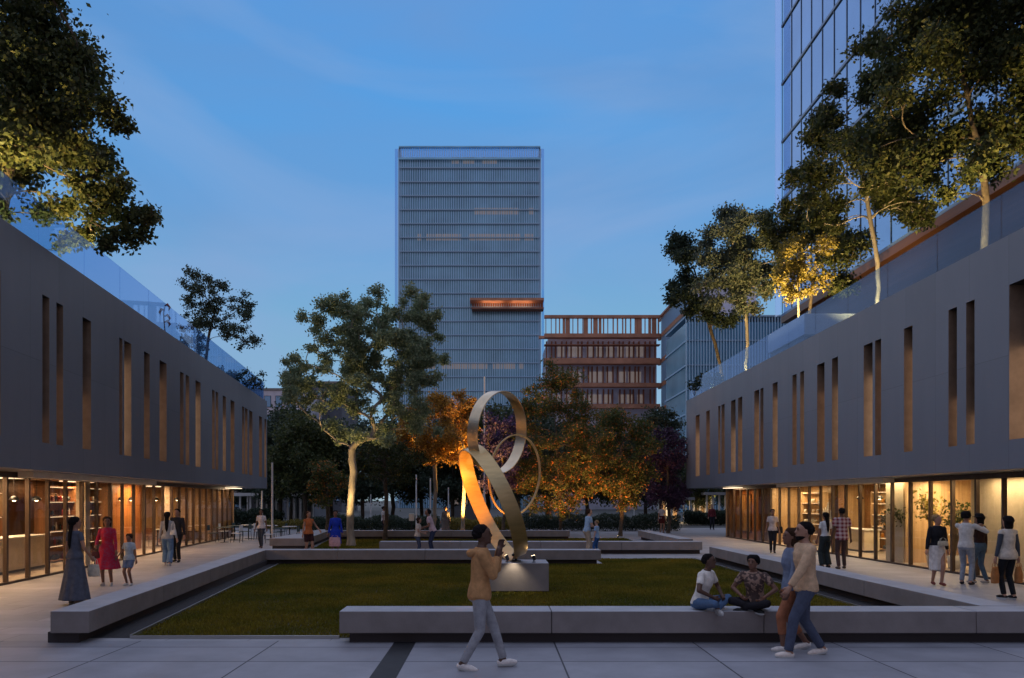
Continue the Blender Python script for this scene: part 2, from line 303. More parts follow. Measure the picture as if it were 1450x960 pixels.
# ------------------------------------------------------------------ concrete benches: floating slab on a recessed plinth
def bench(label, poly, inset, group='concrete benches round the lawns', h=.465, z0=.15):
    c = np.mean(poly, 0); r = empty('concrete_bench', (c[0], c[1], 0)); tag(r, label, 'bench', group)
    L = [(p[0]-c[0], p[1]-c[1]) for p in poly]
    b = MB(); P4 = [Vector(p) for p in L]; lab_ = (P4[1]-P4[0]).length; lbc = (P4[2]-P4[1]).length
    if lbc > lab_: P4 = P4[1:]+P4[:1]; lab_ = lbc
    ns = max(1, round(lab_/3.0)); g_ = .004/lab_
    for i in range(ns):
        u0, u1 = i/ns+(g_ if i else 0), (i+1)/ns-(g_ if i < ns-1 else 0)
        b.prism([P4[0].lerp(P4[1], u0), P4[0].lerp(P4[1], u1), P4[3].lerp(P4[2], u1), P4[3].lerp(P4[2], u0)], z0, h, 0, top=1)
    b.build('seat_slab', [M['concrete'], M['concrete_top_lit']], r, bevel=.012)
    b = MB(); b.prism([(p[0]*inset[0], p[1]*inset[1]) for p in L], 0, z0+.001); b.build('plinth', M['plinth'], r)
    return r
bench('long concrete bench across the front right, with two people seated on it', [(-2.21, 10.06), (22, 10.06), (22, 10.57), (-2.21, 10.57)], (.99, .5))
bench('oblique concrete bench along the west side of the front lawn', [(LX(A_OUT, 10.06)-.02, 10.06), (LX(A_IN, 10.06), 10.06), (LX(A_IN, 22.38), 22.38), (LX(A_OUT, 22.38), 22.38)], (.80, .985))
bench('low concrete bench across the far side of the front lawn, behind the sculpture', [(LX(A_OUT, 22.38)+.01, 22.383), (3.38, 22.383), (3.38, 22.93), (LX(A_OUT, 22.93), 22.93)], (.98, .5))
bench('slanting concrete bench on the east side of the front lawn', [(RX_IN, 10.60), (RX_OUT, 10.60), (RX_OUT, 24), (RX_IN, 24)], (.4, .985))
bench('short free standing concrete bench behind the far lawn bench', [(-4.37, 26.8), (7.9, 26.8), (7.9, 27.4), (-4.37, 27.4)], (.99, .5))
bench('distant concrete bench running away beyond the rear lawn', [(7.5, 28.8), (8.1, 28.8), (8.1, 36.9), (7.5, 36.9)], (.5, .985))
bench('concrete bench at the far end of the west walk, next to the tables', [(-9.3, 29.2), (-7.75, 29.2), (-8.7, 38), (-9.4, 38)], (.8, .985))
bench('low dark concrete kerb bench crossing behind the rear trees', [(-8.2, 36.5), (3.9, 36.5), (3.9, 37.0), (-8.2, 37.0)], (.99, .5))

# ------------------------------------------------------------------ the two wings
def wing(name, label, s, am, ag, tend, gend, slots, loc_rz, interior, tstart=-14.0, zb=2.76, zt=8.13):
    """local frame: +y runs away from the camera; s=-1 west, +1 east. am, ag = |x| of the facade and of the shopfront"""
    r = empty(name, (0, 0, 0), loc_rz); tag(r, label, 'building')
    X = lambda d: s*d
    depth = 13.0
    # facade sheet with recessed slots
    cuts = [tstart]
    for (a, c, z0, z1) in slots: cuts += [a, c]
    cuts.append(tend); b = MB()
    def wall(y0, y1, z0, z1, m=0):
        q = [(X(am), y0, z0), (X(am), y1, z0), (X(am), y1, z1), (X(am), y0, z1)]
        b.quad(*(q if s < 0 else q[::-1]), m)
    prev = tstart; rec = .42
    for (a, c, z0, z1) in slots:
        wall(prev, a, zb, zt); wall(a, c, zb, z0); wall(a, c, z1, zt); prev = c
    wall(prev, tend, zb, zt)
    e = am+depth
    b.quad((X(am), tend, zb), (X(e), tend, zb), (X(e), tend, zt), (X(am), tend, zt)); b.quad((X(am), tstart, zb), (X(e), tstart, zb), (X(e), tstart, zt), (X(am), tstart, zt)); b.quad((X(e), tstart, zb), (X(e), tend, zb), (X(e), tend, zt), (X(e), tstart, zt))
    b.build('upper_wall', M['facade'], r)
    b = MB(); b.quad((X(am), tstart, zb), (X(e), tstart, zb), (X(e), tend, zb), (X(am), tend, zb)); b.build('soffit', M['facade'], r)
    b = MB(); b.box(min(X(am+.25), X(e-.2)), max(X(am+.25), X(e-.2)), tstart+.2, tend-.2, zt-.3, zt-.16)
    b.build('roof', M['concrete'], r)
    b = MB(); b.box(min(X(am+.002), X(am+.25)), max(X(am+.002), X(am+.25)), tstart+.002, tend-.002, zt-.14, zt-.003); b.build('parapet', M['facade'], r)
    for (a, c, z0, z1) in slots:
        o_ = X(am); i_ = X(am+rec)
        b = MB()
        b.quad((o_, a, z0), (i_, a, z0), (i_, a, z1), (o_, a, z1)); b.quad((o_, c, z0), (i_, c, z0), (i_, c, z1), (o_, c, z1))
        b.quad((o_, a, z0), (i_, a, z0), (i_, c, z0), (o_, c, z0)); b.quad((o_, a, z1), (i_, a, z1), (i_, c, z1), (o_, c, z1), 1)  # dark slot head: shade of the unlit recess put into colour
        f = b.build('window', [M['bronze'], M['dark_metal']], r)
        dark = min(.8, interior.get('dark', lambda a: 0.0)(a)+random.choice([0, 0, .12, .28]))
        zc = z0+(z1-.55-z0)*(1-dark)
        b = MB(); b.quad((i_, a, z0), (i_, c, z0), (i_, c, zc), (i_, a, zc), 0); b.quad((i_, a, zc), (i_, c, zc), (i_, c, z1), (i_, a, z1), 1)  # dark upper part of the pane: shade at the slot top put into colour
        b.build('pane', [M['slot_glow%d' % random.choice([0, 1, 1, 2])], M['dark_metal']], f)
    # ground floor: shopfront
    zc = zb-.02; y = gend
    k = 0
    ys = []
    while y > 6.0: ys.append(y); y -= 1.0
    xa, xb = sorted((X(ag-.0), X(ag+.10)))
    for i, y in enumerate(ys):
        b = MB(); b.box(xa, xb, y-.035, y+.035, .0, zc); b.build('mullion', M['mullion'], r)
        if i+1 < len(ys):
            b = MB(); gx = X(ag+.05); b.box(min(gx, gx+.012), max(gx, gx+.012), ys[i+1]+.037, y-.037, .06, zc-.003); b.build('glass_panel', M['glass'], r)
    b = MB(); b.box(xa+.01, xb-.01, 6, gend+.3, -.003, .055); b.box(xa-.012, xb+.012, 6, gend+.05, zc-.14, zc-.004); b.build('shopfront_rail', M['mullion'], r)
    # interior shell
    e = ag+5.2; x0, x1 = sorted((X(ag+.2), X(e)))
    b = MB(); b.box(x0, x1, 5, gend+.2, .0, .012); b.build('interior_floor', M['int_floor'], r)
    b = MB(); b.box(x0, x1, 5, gend+.2, zc-.03, zc-.004); b.build('interior_ceiling', M['ceiling'], r)
    for (t0, t1, d, mm) in interior['walls']:
        b = MB(); w0, w1 = sorted((X(ag+d), X(ag+d+.12))); b.box(w0, w1, t0, t1-.003, .013, zc-.035); b.build('interior_wall', M[mm], r)
    for (t, d0, d1, mm) in interior['cross']:
        b = MB(); w0, w1 = sorted((X(ag+d0), X(ag+d1))); b.box(w0, w1, t-.06, t+.06, .013, zc-.037); b.build('partition', M[mm], r)
    for (t, mm) in interior['columns']:
        b = MB(); w0, w1 = sorted((X(ag+.22), X(ag+.50))); b.box(w0, w1, t-.16, t+.16, .013, zc-.037); b.build('column', M[mm], r)
    # end block of the ground floor
    b = MB(); n0 = gend+.21
    for i in range(16):
        w0, w1 = sorted((X(ag+.02+i*.34), X(ag+.02+i*.34+.30))); b.box(w0, w1, n0, n0+.12, 0, zc)
    b.build('end_wall', M['oak'], r)
    t0, t1 = interior['fascia']
    b = MB(); w0, w1 = sorted((X(ag-.42), X(ag-.06))); b.box(w0, w1, t0, t1, zb-.15, zb-.004); b.build('canopy_fascia', M['fascia'], r)
    for (t, d, en, col) in interior['lamps']:
        p = area('ceiling_light_source', (X(ag+d), t, zc-.10), .5, en*((1.5 if s < 0 else 1.15) if d > 0 else .8), col, parent=r, sy=1.6)
        b = MB(); b.box(X(ag+d)-.25, X(ag+d)+.25, t-.8, t+.8, zc-.075, zc-.05); b.build('ceiling_lamp', M['lamp_soft'], r)
    return r
def slots_from(px, edge, am, z0=3.43, z1=6.98, scale=1.0):
    out = []
    for q in px:
        x0, x1 = q[0], q[1]; zz0, zz1 = (q[2], q[3]) if len(q) > 2 else (z0, z1)
        ta, tb = am*1000/abs(x0-edge), am*1000/abs(x1-edge); ta, tb = sorted((ta, tb)); out.append((ta*scale, tb*scale, zz0, zz1))
    return sorted(out)
# west wing: local |x| = |a| cos th ; local y = t / cos th - a sin th
def toL(t, a): return t/ct-a*st
lpx = [(-12, 1), (60, 70), (80, 89.5), (117, 129), (169, 173.5), (176, 186), (204, 212), (226, 236), (255, 260), (263, 268), (277, 284), (300.5, 304), (305.5, 309), (315.5, 320), (326.5, 332), (343, 346), (347, 350.5), (353, 357.5), (367, 371), (374.5, 377)]
LS = [(toL(a, -8.8), toL(c, -8.8), z0, z1) for (a, c, z0, z1) in slots_from(lpx, 580, 8.8)]
L0 = toL(0, -9.76)
w_ = (1, .66, .36)
Lint = {'dark': lambda y: .62 if y < 18.3 else (.35 if y < 20.6 else 0.0),
 'walls': [(L0+5, L0+15.4, 2.6, 'cream'), (L0+15.4, L0+17.9, 1.3, 'oak'), (L0+17.9, L0+22.0, 3.2, 'walnut'), (L0+22.0, L0+27.0, 3.0, 'walnut'), (L0+27, L0+30, 1.5, 'orange_wood'), (L0+30, L0+36.6, 4.0, 'walnut'), (L0+36.6, L0+39.3, .35, 'oak')],
 'cross': [(L0+15.4, 1.3, 2.7, 'cream'), (L0+17.9, 1.3, 3.3, 'oak'), (L0+26.9, 1.4, 3.2, 'walnut'), (L0+30.0, 1.5, 4.1, 'orange_wood'), (L0+36.6, .4, 4.1, 'oak')],
 'columns': [(L0+22.1, 'cream'), (L0+29.8, 'cream'), (L0+14.2, 'cream')],
 'fascia': (L0+17.6, L0+26.2),
 'lamps': [(L0+13.8, 1.4, 60, w_), (L0+16.7, .75, 40, w_), (L0+20.0, 1.7, 60, w_), (L0+24.6, 1.6, 60, w_), (L0+28.5, .9, 45, w_), (L0+33.3, 2.0, 60, w_), (L0+37.8, .3, 30, w_)]}
Lint['lamps'][-1] = (L0+38.0, -.35, 22, w_)
west = wing('wing_building', 'dark grey two storey wing on the left with slit windows above a lit glass shopfront', -1, 8.8*ct, 9.76*ct, toL(43.6, -8.8), toL(39.0, -9.76), LS, th, Lint)
rpx = [(971.8, 974.5), (985, 990.5), (1000, 1005), (1017, 1020), (1021.5, 1026), (1035, 1041.5), (1045, 1051), (1068, 1075), (1076.5, 1081), (1094, 1101), (1122, 1128), (1133, 1138.5), (1157, 1167.5), (1178, 1186.5), (1223, 1235.5), (1239, 1247.6), (1280, 1292), (1343, 1355), (1368, 1380), (1429, 1560, 3.43, 6.98)]
RS = slots_from(rpx[1:], 700, 11.8)
y_ = (1, .76, .42)
Rint = {'dark': lambda y: .45 if 16.8 < y < 18.5 else 0.0,
 'walls': [(5, 17.2, 3.6, 'oak'), (17.2, 20.6, 1.1, 'cream'), (20.6, 23.0, 3.0, 'oak'), (23.0, 24.0, .5, 'cream'), (24.0, 27.2, 3.2, 'walnut'), (27.2, 30.6, 3.2, 'walnut'), (30.6, 34.0, 2.0, 'oak'), (34.0, 35.4, .6, 'walnut'), (35.4, 38.9, .45, 'orange_wood')],
 'cross': [(17.2, 1.2, 3.6, 'cream'), (20.6, 1.2, 3.0, 'cream'), (23.0, .55, 3.0, 'oak'), (24.0, .55, 3.2, 'oak'), (30.6, 2.0, 3.2, 'oak'), (34.0, .7, 2.1, 'oak')],
 'columns': [(26.9, 'walnut'), (33.5, 'oak')],
 'fascia': (22.5, 31.0),
 'lamps': [(13.0, 1.7, 34, y_), (18.9, .65, 20, y_), (21.9, 1.4, 60, y_), (23.5, .33, 14, y_), (25.7, 1.5, 60, y_), (29.0, 1.4, 60, y_), (32.4, 1.0, 55, y_), (37.0, -.32, 26, (1, .6, .28))]}
east = wing('wing_building', 'dark grey two storey wing on the right, trees on its roof, above a lit shopfront', 1, 11.8, 12.8, 43.4, 38.8, RS, 0, Rint)

# glass balustrades on both roofs
def balustrade(label, s, am, y0, y1, rz, step=2.4):
    r = empty('glass_balustrade', (0, 0, 0), rz); tag(r, label, 'balustrade', 'glass balustrades on the wing roofs')
    y = y1
    while y > y0:
        a = max(y-step, y0)
        b = MB(); x = s*(am+.12); b.box(x-.008, x+.008, a+.012, y-.012, 8.125, 9.23); b.build('glass_panel', M['rail_glass'], r)
        y -= step
    b = MB(); b.box(s*(am+.12)-.03, s*(am+.12)+.03, y0, y1, 8.06, 8.122); b.build('base_channel', M['steel'], r)
    b = MB(); x0, x1 = sorted((s*(am+.16), s*(am+6))); b.box(x0, x1, y1-.02, y1-.004, 8.125, 9.23); b.build('glass_panel', M['rail_glass'], r)
balustrade('frameless glass balustrade on the left roof edge', -1, 8.8*ct, 4, toL(43.2, -8.8), th)
balustrade('frameless glass balustrade on the right roof edge', 1, 11.8, 4, 43.0, 0)
# rooftop enclosure on the east roof
r = empty('roof_kiosk', (14.9, 29.5, 7.97)); tag(r, 'pale low rooftop block behind the right glass balustrade', 'kiosk')
b = MB(); b.box(-2.7, 3, -1.7, 2, .6, 1.42); b.build('upper_block', M['white'], r, bevel=.01)
b = MB(); b.box(-2.6, 2.9, -1.5, 1.9, 0, .598); b.build('shaded_base_block', M['concrete'], r)  # darker lower block: a shadow strip put into its colour
# ------------------------------------------------------------------ towers and far buildings
M['tower_glass'] = mat('tower_glass', (.30, .62, .84), .25, metal=.45, noise=.25, nscale=.12, stretch=(1, 1, 1))
M['tower_fin'] = mat('tower_fin', (.46, .70, .90), .35, metal=.5)
M['spandrel'] = mat('spandrel', (.38, .58, .76), .5)
M['warm_win'] = mat('warm_window', (.35, .36, .38), .3, metal=.3, emit=(1, .80, .70), estr=.07)
M['copper'] = mat('copper', (.52, .24, .14), .5, metal=.0, noise=.25, nscale=.4, emit=(1, .3, .1), estr=0)
M['copper_dark'] = mat('copper_dark', (.32, .13, .075), .6, noise=.2, nscale=.5)
M['grey_glass'] = mat('grey_glass', (.62, .62, .72), .3, metal=.25, noise=.35, nscale=.15)
M['wood_soffit'] = wood_mat('wood_soffit', (.09, .042, .024), (.14, .062, .034), scale=.8, axis=1)
M['cool_glass'] = mat('cool_glass', (.17, .33, .55), .10, metal=.9, noise=.10, nscale=.2)
def central_tower():
    Y = 180.; x0, x1 = at(565, Y)[0], at(765, Y)[0]; top = EYE+(708-222)*.18; full = EYE+(708-210)*.18
    r = empty('glass_tower', ((x0+x1)/2, Y, 0)); tag(r, 'tall blue glass office tower standing centrally behind the trees', 'tower')
    hw = (x1-x0)/2; D = 26
    b = MB(); b.box(-hw+.3, hw-.3, .35, D, 0, top-.6); b.build('glass_core', M['tower_glass'], r)
    nf = 24; fh = (full-5)/nf
    b = MB()
    z = 5.
    while z < top: b.box(-hw+.25, hw-.25, -.30, D+.5, z-.11, z+.11); z += 3.55
    b.build('floor_slabs', M['spandrel'], r)
    b = MB(); n = 62
    for i in range(n+1):
        x = -hw+2*hw*i/n; b.box(x-.07, x+.07, -.25, .22, 0, full)
    b.build('fin_screen', M['tower_fin'], r)
    b = MB(); n = 40
    for i in range(n+1):
        y = .3+D*i/n; b.box(hw-.3, hw+.25, y-.08, y+.08, 0, full); b.box(-hw-.25, -hw+.3, y-.08, y+.08, 0, full)
    b.build('side_fin_screen', M['tower_fin'], r)
    # glass veils that stand out past both corners and over the roof
    V = glass_mat('veil_glass', (.70, .82, .95), 1.5, boost=.10, gcol=(.8, .9, 1))
    b = MB(); b.box(-hw-1.1, -hw-.4, .30, .42, 0, full); b.box(hw+.4, hw+1.0, .30, .42, 0, full); b.box(-hw-.39, hw+.39, .30, .42, top, full); b.build('glass_veil', V, r)
    b = MB(); b.box(-hw, hw, -.5, .3, full, full+.35); b.box(-hw, hw, -.5, .3, top-.9, top-.4); b.build('roof_rail', M['tower_glass'], r)
    # lit storeys
    for (p0, p1, q) in ((672, 755, 298), (590, 755, 335), (600, 740, 517), (640, 720, 226)):
        zc = EYE+(708-q)*.18; k = p0
        while k < p1:
            wdt = random.choice([4, 7, 10])
            if random.random() < .8: b = MB(); b.quad(((k-665)*.18, .33, zc-.9), ((k-665+wdt-1)*.18, .33, zc-.9), ((k-665+wdt-1)*.18, .33, zc+.8), ((k-665)*.18, .33, zc+.8)); b.build('lit_window', M['warm_win'], r)
            k += wdt
    # copper sky terrace
    b = MB(); zz = EYE+(708-434)*.18; a0, a1 = (666-665)*.18, (769-665)*.18
    b.box(a0, a1, -3.2, .2, zz+.7, zz+1.3, 0); b.box(a0+.4, a1, -2.6, .2, zz-1.3, zz-.9, 1); b.box(a0+.4, a1, -.2, .24, zz-.9, zz+.7, 1)
    b.build('terrace', [M['copper'], M['copper_dark']], r)
    for q in (.3, .7): area('terrace_light_source', (a0+(a1-a0)*q, -1.6, zz-.6), 5, 50, (1, .6, .35), rot=(pi, 0, 0), parent=r, sy=1.5)
central_tower()
def copper_building():
    Y = 150.; x0, x1 = at(771, Y)[0], at(935, Y)[0]; top = EYE+(708-446)*.15
    cx = (x0+x1)/2; hw = (x1-x0)/2
    r = empty('office_building', (cx, Y, 0)); tag(r, 'copper banded office block with open colonnaded terraces right of the tower', 'building')
    b = MB(); b.box(-hw+1, hw-.1, 3.0, 20, 0, top-4.3); b.build('glass_core', M['grey_glass'], r)
    b = MB(); b.box(-hw, hw, 0, .9, top-.6, top); b.build('roof_frame', M['copper'], r); b = MB(); b.box(-hw, hw, 19, 20, top-.6, top)
    b.build('roof_frame', M['copper'], r)
    for q, hq in ((475, 5.5), (488, 1.2), (511, 8), (545, 5.5), (575, 6), (605, 6)):
        zz = EYE+(708-q)*.15; b = MB(); b.box(-hw, hw, -.1, 1.6, zz-hq*.075, zz+hq*.075); b.build('terrace_band', M['copper'] if hq > 2 else M['copper_dark'], r)
    b = MB()
    for i in range(26):
        x = -hw+.4+(2*hw-.8)*i/25+random.uniform(-.2, .2); w = random.choice([.12, .2, .5, .9]); b.box(x-w/2, min(x+w/2, hw), .3, .9, top-4.1, top-.62)
    b.build('colonnade', M['copper'], r)
    for (q0, q1) in ((480, 504), (516, 541), (549, 571)):
        z0, z1 = EYE+(708-q1)*.15, EYE+(708-q0)*.15
        b = MB()
        for i in range(22):
            x = -hw+.6+(2*hw-1.2)*i/21+random.uniform(-.25, .25); b.box(x-.14, x+.14, 2.2, 2.7, z0, z1)
        b.build('columns', M['copper_dark'], r)
        for i in range(9):
            x = -hw+2+(2*hw-5)*(i+random.uniform(0, .6))/9; b = MB(); b.quad((x, 2.95, z0+.4), (x+1.5, 2.95, z0+.4), (x+1.5, 2.95, z1-1), (x, 2.95, z1-1)); b.build('lit_window', M['warm_win'], r)
    # wing coming forward on the right: facade along the court axis
    X1 = at(936, Y)[0]
    r2 = empty('side_building', (X1, Y, 0)); tag(r2, 'copper and pale glass block rising behind the right rooftop trees', 'building')
    b = MB(); b.box(.3, 12, -22, 0, 0, top-.5); b.build('glass_core', M['grey_glass'], r2)
    b = MB()
    for q in (448, 475, 511, 545, 580):
        zz = EYE+(708-q)*.15; b.box(0, .55, -22, 3, zz-.45, zz+.45)
    b.build('terrace_band', M['copper'], r2)
    b = MB(); b.box(-.2, 12.2, -22.1, .1, top-.49, top); b.build('roof', M['copper_dark'], r2)
    b = MB()
    for i in range(30): b.box(-.0, .5, -22+i*.75, -21.9+i*.75, 0, top-.6)
    b.build('fin_screen', M['tower_fin'], r2)
copper_building()
def glass_block():
    Y = 112.; x0, x1 = at(972, Y)[0], at(1150, Y)[0]; top = EYE+(708-455)*.112; hw = (x1-x0)/2
    r = empty('glass_block', ((x0+x1)/2, Y, 0)); tag(r, 'mid height blue glass block seen between the trunks of the right roof trees', 'building')
    b = MB(); b.box(-hw+.2, hw, .4, 14, 0, top); b.build('glass_core', M['tower_glass'], r)
    b = MB(); n = 44
    for i in range(n+1): x = -hw+2*hw*i/n; b.box(x-.05, x+.05, -.1, .38, 0, top+.6)
    b.build('fin_screen', M['tower_fin'], r)
    b = MB(); z = 4.
    while z < top+1: b.box(-hw, hw, .1, 14.2, z-.12, z+.12); z += 3.9
    b.build('floor_slabs', M['spandrel'], r)
glass_block()
M['mullion_blue'] = mat('mullion_blue', (.13, .22, .36), .4, metal=.2)
def east_tower():
    X0 = 20.; Y1 = X0*1000/405.; zb = EYE+.645*X0; top = 95.; Y0 = 5.
    r = empty('glass_tower', (X0, Y1, 0)); tag(r, 'very tall glass tower rising out of frame behind the trees on the right', 'tower')
    L = Y1-Y0
    b = MB(); b.box(.16, 16, -L, -.16, zb, top); b.build('glass_core', M['cool_glass'], r)
    b = MB(); z = zb; k = 0
    while z < top: b.box(.08, 16.1, -L, .1, z-.08, z+.08); z += 4.05
    b.build('floor_slabs', M['mullion_blue'], r)
    b = MB(); y = 0.
    while y > -L: b.box(.12, .155, y-.025, y+.025, zb+.14, top); y -= 1.5
    b.build('mullion_grid', M['mullion_blue'], r)
    V = glass_mat('veil_glass_tall', (.72, .83, .95), 1.5, boost=.08, gcol=(.8, .9, 1))
    b = MB(); b.box(-.16, -.13, -.5, .55, zb, top); b.build('glass_veil', V, r)
    b = MB(); b.box(.6, 15.5, -L, -.8, 0, zb-.6); b.build('podium_wall', M['wood_soffit'], r)
    b = MB(); b.box(0, 16, -L, -.1, zb-.59, zb-.14); b.build('wood_soffit', M['wood_soffit'], r)
east_tower()
def simple_building(name, label, px0, px1, pyt, Y, D, m, rows, cols, win='cool_glass'):
    x0, x1 = at(px0, Y)[0], at(px1, Y)[0]; top = EYE+(708-pyt)*Y/1000; hw = (x1-x0)/2
    r = empty(name, ((x0+x1)/2, Y, 0)); tag(r, label, 'building')
    b = MB(); b.box(-hw, hw, 0, D, 0, top); b.build('wall', M[m], r)
    b = MB(); b.box(-hw-.15, hw+.15, -.15, D+.15, top+.002, top+.35); b.build('roof', M['concrete'], r)
    dx = 2*hw/cols; dz = (top-1)/rows
    for i in range(cols):
        for j in range(rows):
            xa, za = -hw+dx*(i+.2), .8+dz*(j+.2)
            b = MB(); b.box(xa, xa+dx*.6, -.04, .0-.003, za, za+dz*.6); f = b.build('window', M['dark_metal'], r)
            b = MB(); b.box(xa+.08, xa+dx*.6-.08, -.06, -.043, za+.08, za+dz*.6-.08); b.build('pane', M[win], f)
M['stone_dark'] = mat('stone_dark', (.13, .14, .16), .8, noise=.2, nscale=.4)
M['pale_wall'] = mat('pale_wall', (.36, .36, .38), .8, noise=.15, nscale=.4)
simple_building('apartment_block', 'dark square office block half hidden behind the pale trunked tree', 432, 484, 543, 120, 14, 'stone_dark', 4, 4)
simple_building('office_block', 'greyish blue glazed block beyond the end of the left wing', 340, 434, 553, 110, 14, 'grey_glass', 6, 6)
simple_building('low_pavilion', 'low grey walled pavilion behind the orange lit tree', 640, 692, 668, 66, 6, 'pale_wall', 1, 4, 'warm_win')
simple_building('low_hall', 'long low dark hall under the far left trees', 330, 440, 698, 80, 8, 'stone_dark', 1, 9)
# open white canopy and the lit kiosk at the far ends
def canopy(label, px0, px1, py, Y, mt, light=None):
    x0, x1 = at(px0, Y)[0], at(px1, Y)[0]; z = EYE+(708-py)*Y/1000; hw = (x1-x0)/2
    r = empty('canopy', ((x0+x1)/2, Y, 0)); tag(r, label, 'canopy')
    b = MB(); b.box(-hw, hw, 0, 5, z-.25, z); b.build('roof', M[mt], r)
    for i in range(4):
        for yy in (.4, 4.6): b = MB(); x = -hw+.3+(2*hw-.6)*i/3; b.box(x-.07, x+.07, yy-.07, yy+.07, 0, z-.252); b.build('post', M['white'], r)
    b = MB(); b.box(-hw+.2, hw-.2, 4.75, 4.9, 0, z-.255); b.build('back_wall', M['stone_dark' if not light else 'oak'], r)
    if light: area('canopy_light_source', (0, 2.4, z-.3), 1.2, light, (1, .7, .4), parent=r, sy=1.2)
canopy('flat white canopy seen beneath the overhang of the left wing', 318, 372, 698, 58, 'white')
canopy('flat white canopy under the dark trees left of the pale trunk', 392, 428, 699, 60, 'white')
canopy('warmly lit open kiosk beyond the right wing', 948, 984, 704, 62, 'pale_wall', 130)
canopy('lit open kiosk nearest the end of the right wing', 998, 1034, 697, 64, 'pale_wall', 70)
# ------------------------------------------------------------------ trees
DENS = 2.2
def bez(p0, d0, p1, n, r_):
    L = np.linalg.norm(p1-p0); c1 = p0+d0*L*.45; c2 = p1-(p1-c1)*.35+r_.normal(0, .07*L, 3)
    t = np.linspace(0, 1, n)[:, None]
    return (1-t)**3*p0+3*(1-t)**2*t*c1+3*(1-t)*t*t*c2+t**3*p1
def tree(name, label, cat, loc, trunk, fork, clumps, leaf, bark, nleaf=260, lsize=.11, twigs=9, rt=.14, rtip=.012, seed=1, group=None, spread=.26, flat=1.0, gaps=.0, kind=None, fill=2, lead=True):
    """trunk: list of points to the fork; clumps: (x, y, z, r). Limbs grow from the nearest limb already there; leaves sit along twigs."""
    R = np.random.default_rng(seed); r = empty(name, loc); tag(r, label, cat, group, kind)
    trunk = np.array(trunk, float); more = []
    for c in clumps:
        for q in range(fill):
            v = R.normal(0, 1, 3); v /= np.linalg.norm(v); v[2] *= .75; more.append((c[0]+v[0]*c[3]*.95, c[1]+v[1]*c[3]*.95, c[2]+v[2]*c[3]*.95, c[3]*R.uniform(.6, .85)))
    clumps = list(clumps)+more
    base_n = len(trunk); cm = np.average(np.array([c[:3] for c in clumps]), axis=0); mx3 = np.array(clumps)[:, :3]; lp = lead_pts = np.array([cm[0], cm[1], cm[2]+.3*(mx3[:, 2].max()-cm[2])])
    if lead: trunk = np.vstack([trunk, trunk[-1]*.55+lp*.45, lp]); fork = fork*(base_n-1)/(base_n+1)
    tt = np.linspace(0, 1, 14); idx = tt*(len(trunk)-1)
    tp = np.stack([np.interp(idx, range(len(trunk)), trunk[:, k]) for k in range(3)], 1)
    nodes = [p for p in tp]; par = [-1]+list(range(len(tp)-1)); load = [0]*len(tp); dirs = [np.array([0, 0, 1.])]*len(tp)
    start = int(fork*len(tp))
    C = sorted(clumps, key=lambda c: np.linalg.norm(np.array(c[:3])-tp[-1]))
    ends = []
    for c in C:
        p = np.array(c[:3], float); N = np.array(nodes); d = np.linalg.norm(N-p, axis=1)+np.maximum(0, N[:, 2]-p[2]+.2*c[3])*2.5
        d[:start] = 1e9; i = int(np.argmin(d)); n = 7
        d0 = dirs[i]*.6+(p-nodes[i])/(np.linalg.norm(p-nodes[i])+1e-6)*.6; d0 /= np.linalg.norm(d0)
        B = bez(nodes[i], d0, p, n, R); last = i
        for k in range(1, n):
            nodes.append(B[k]); par.append(last); load.append(0); v = B[k]-B[k-1]; dirs.append(v/(np.linalg.norm(v)+1e-9)); last = len(nodes)-1
        ends.append((last, c))
        j = last
        while j >= 0: load[j] += 1; j = par[j]
    N = np.array(nodes); load = np.array(load); mx_ = max(load.max(), 1)
    rad = rtip+(rt*.8-rtip)*(load/mx_)**.75
    Vs, Fs = [], []; off = 0
    def add(P, Rr, n=6):
        nonlocal off
        V, F = tube(P, Rr, n); Vs.append(V); Fs.append(F+off); off += len(V)
    # trunk tube with root flare, then each limb as its own chain
    tr = rad[:len(tp)].copy(); tr[:start+1] = np.maximum(tr[:start+1], tr[0]*np.linspace(1, .8, start+1)); tr = np.minimum.accumulate(np.maximum(tr, rtip)); tr[0] *= 1.45; tr[1] *= 1.08
    tp2 = tp.copy(); tp2[1:-1] += R.normal(0, rt*.12, (len(tp)-2, 3))*[1, 1, 0]
    add(tp2, tr, 10)
    for (last, c) in ends:
        ch = [last]
        while par[ch[-1]] >= 0 and len(ch) < 7: ch.append(par[ch[-1]])
        ch = ch[::-1]; add(N[ch], np.minimum(rad[ch], rad[ch[0]]), 6)
    LV = []
    for (last, c) in ends:
        cen = np.array(c[:3]); cr = c[3]; base = N[last]
        cr = cr*1.08; nt = max(5, int(twigs*1.5*min(1.3, cr/.6))); k = max(3, int(DENS*nleaf*cr**2/nt*(1-gaps*R.random())))
        for q in range(nt):
            v = R.normal(0, 1, 3); v /= np.linalg.norm(v); v[2] = v[2]*.8*flat+.12
            e = cen+v*cr*R.uniform(.55, 1.05)*np.array([1, 1, flat])
            P = bez(base, (v+dirs[last])/2, e, 4, R); add(P, np.linspace(max(.007, rtip*.8), .004, 4), 3)
            s = R.uniform(.25, 1.08, k)[:, None]; a = base+(e-base)*s+R.normal(0, spread*cr, (k, 3))*np.array([1, 1, .8*flat])
            LV.append(a)
    A = np.concatenate(LV); k = len(A)
    u = R.normal(0, 1, (k, 3)); u[:, 2] -= .35; u /= np.linalg.norm(u, axis=1, keepdims=True)
    w = np.cross(u, R.normal(0, 1, (k, 3))); w /= np.linalg.norm(w, axis=1, keepdims=True)
    s = lsize*R.uniform(.55, 1.25, k)[:, None]
    V = np.stack([A, A+u*s*.5+w*s*.30, A+u*s, A+u*s*.45-w*s*.30], 1).reshape(-1, 3)
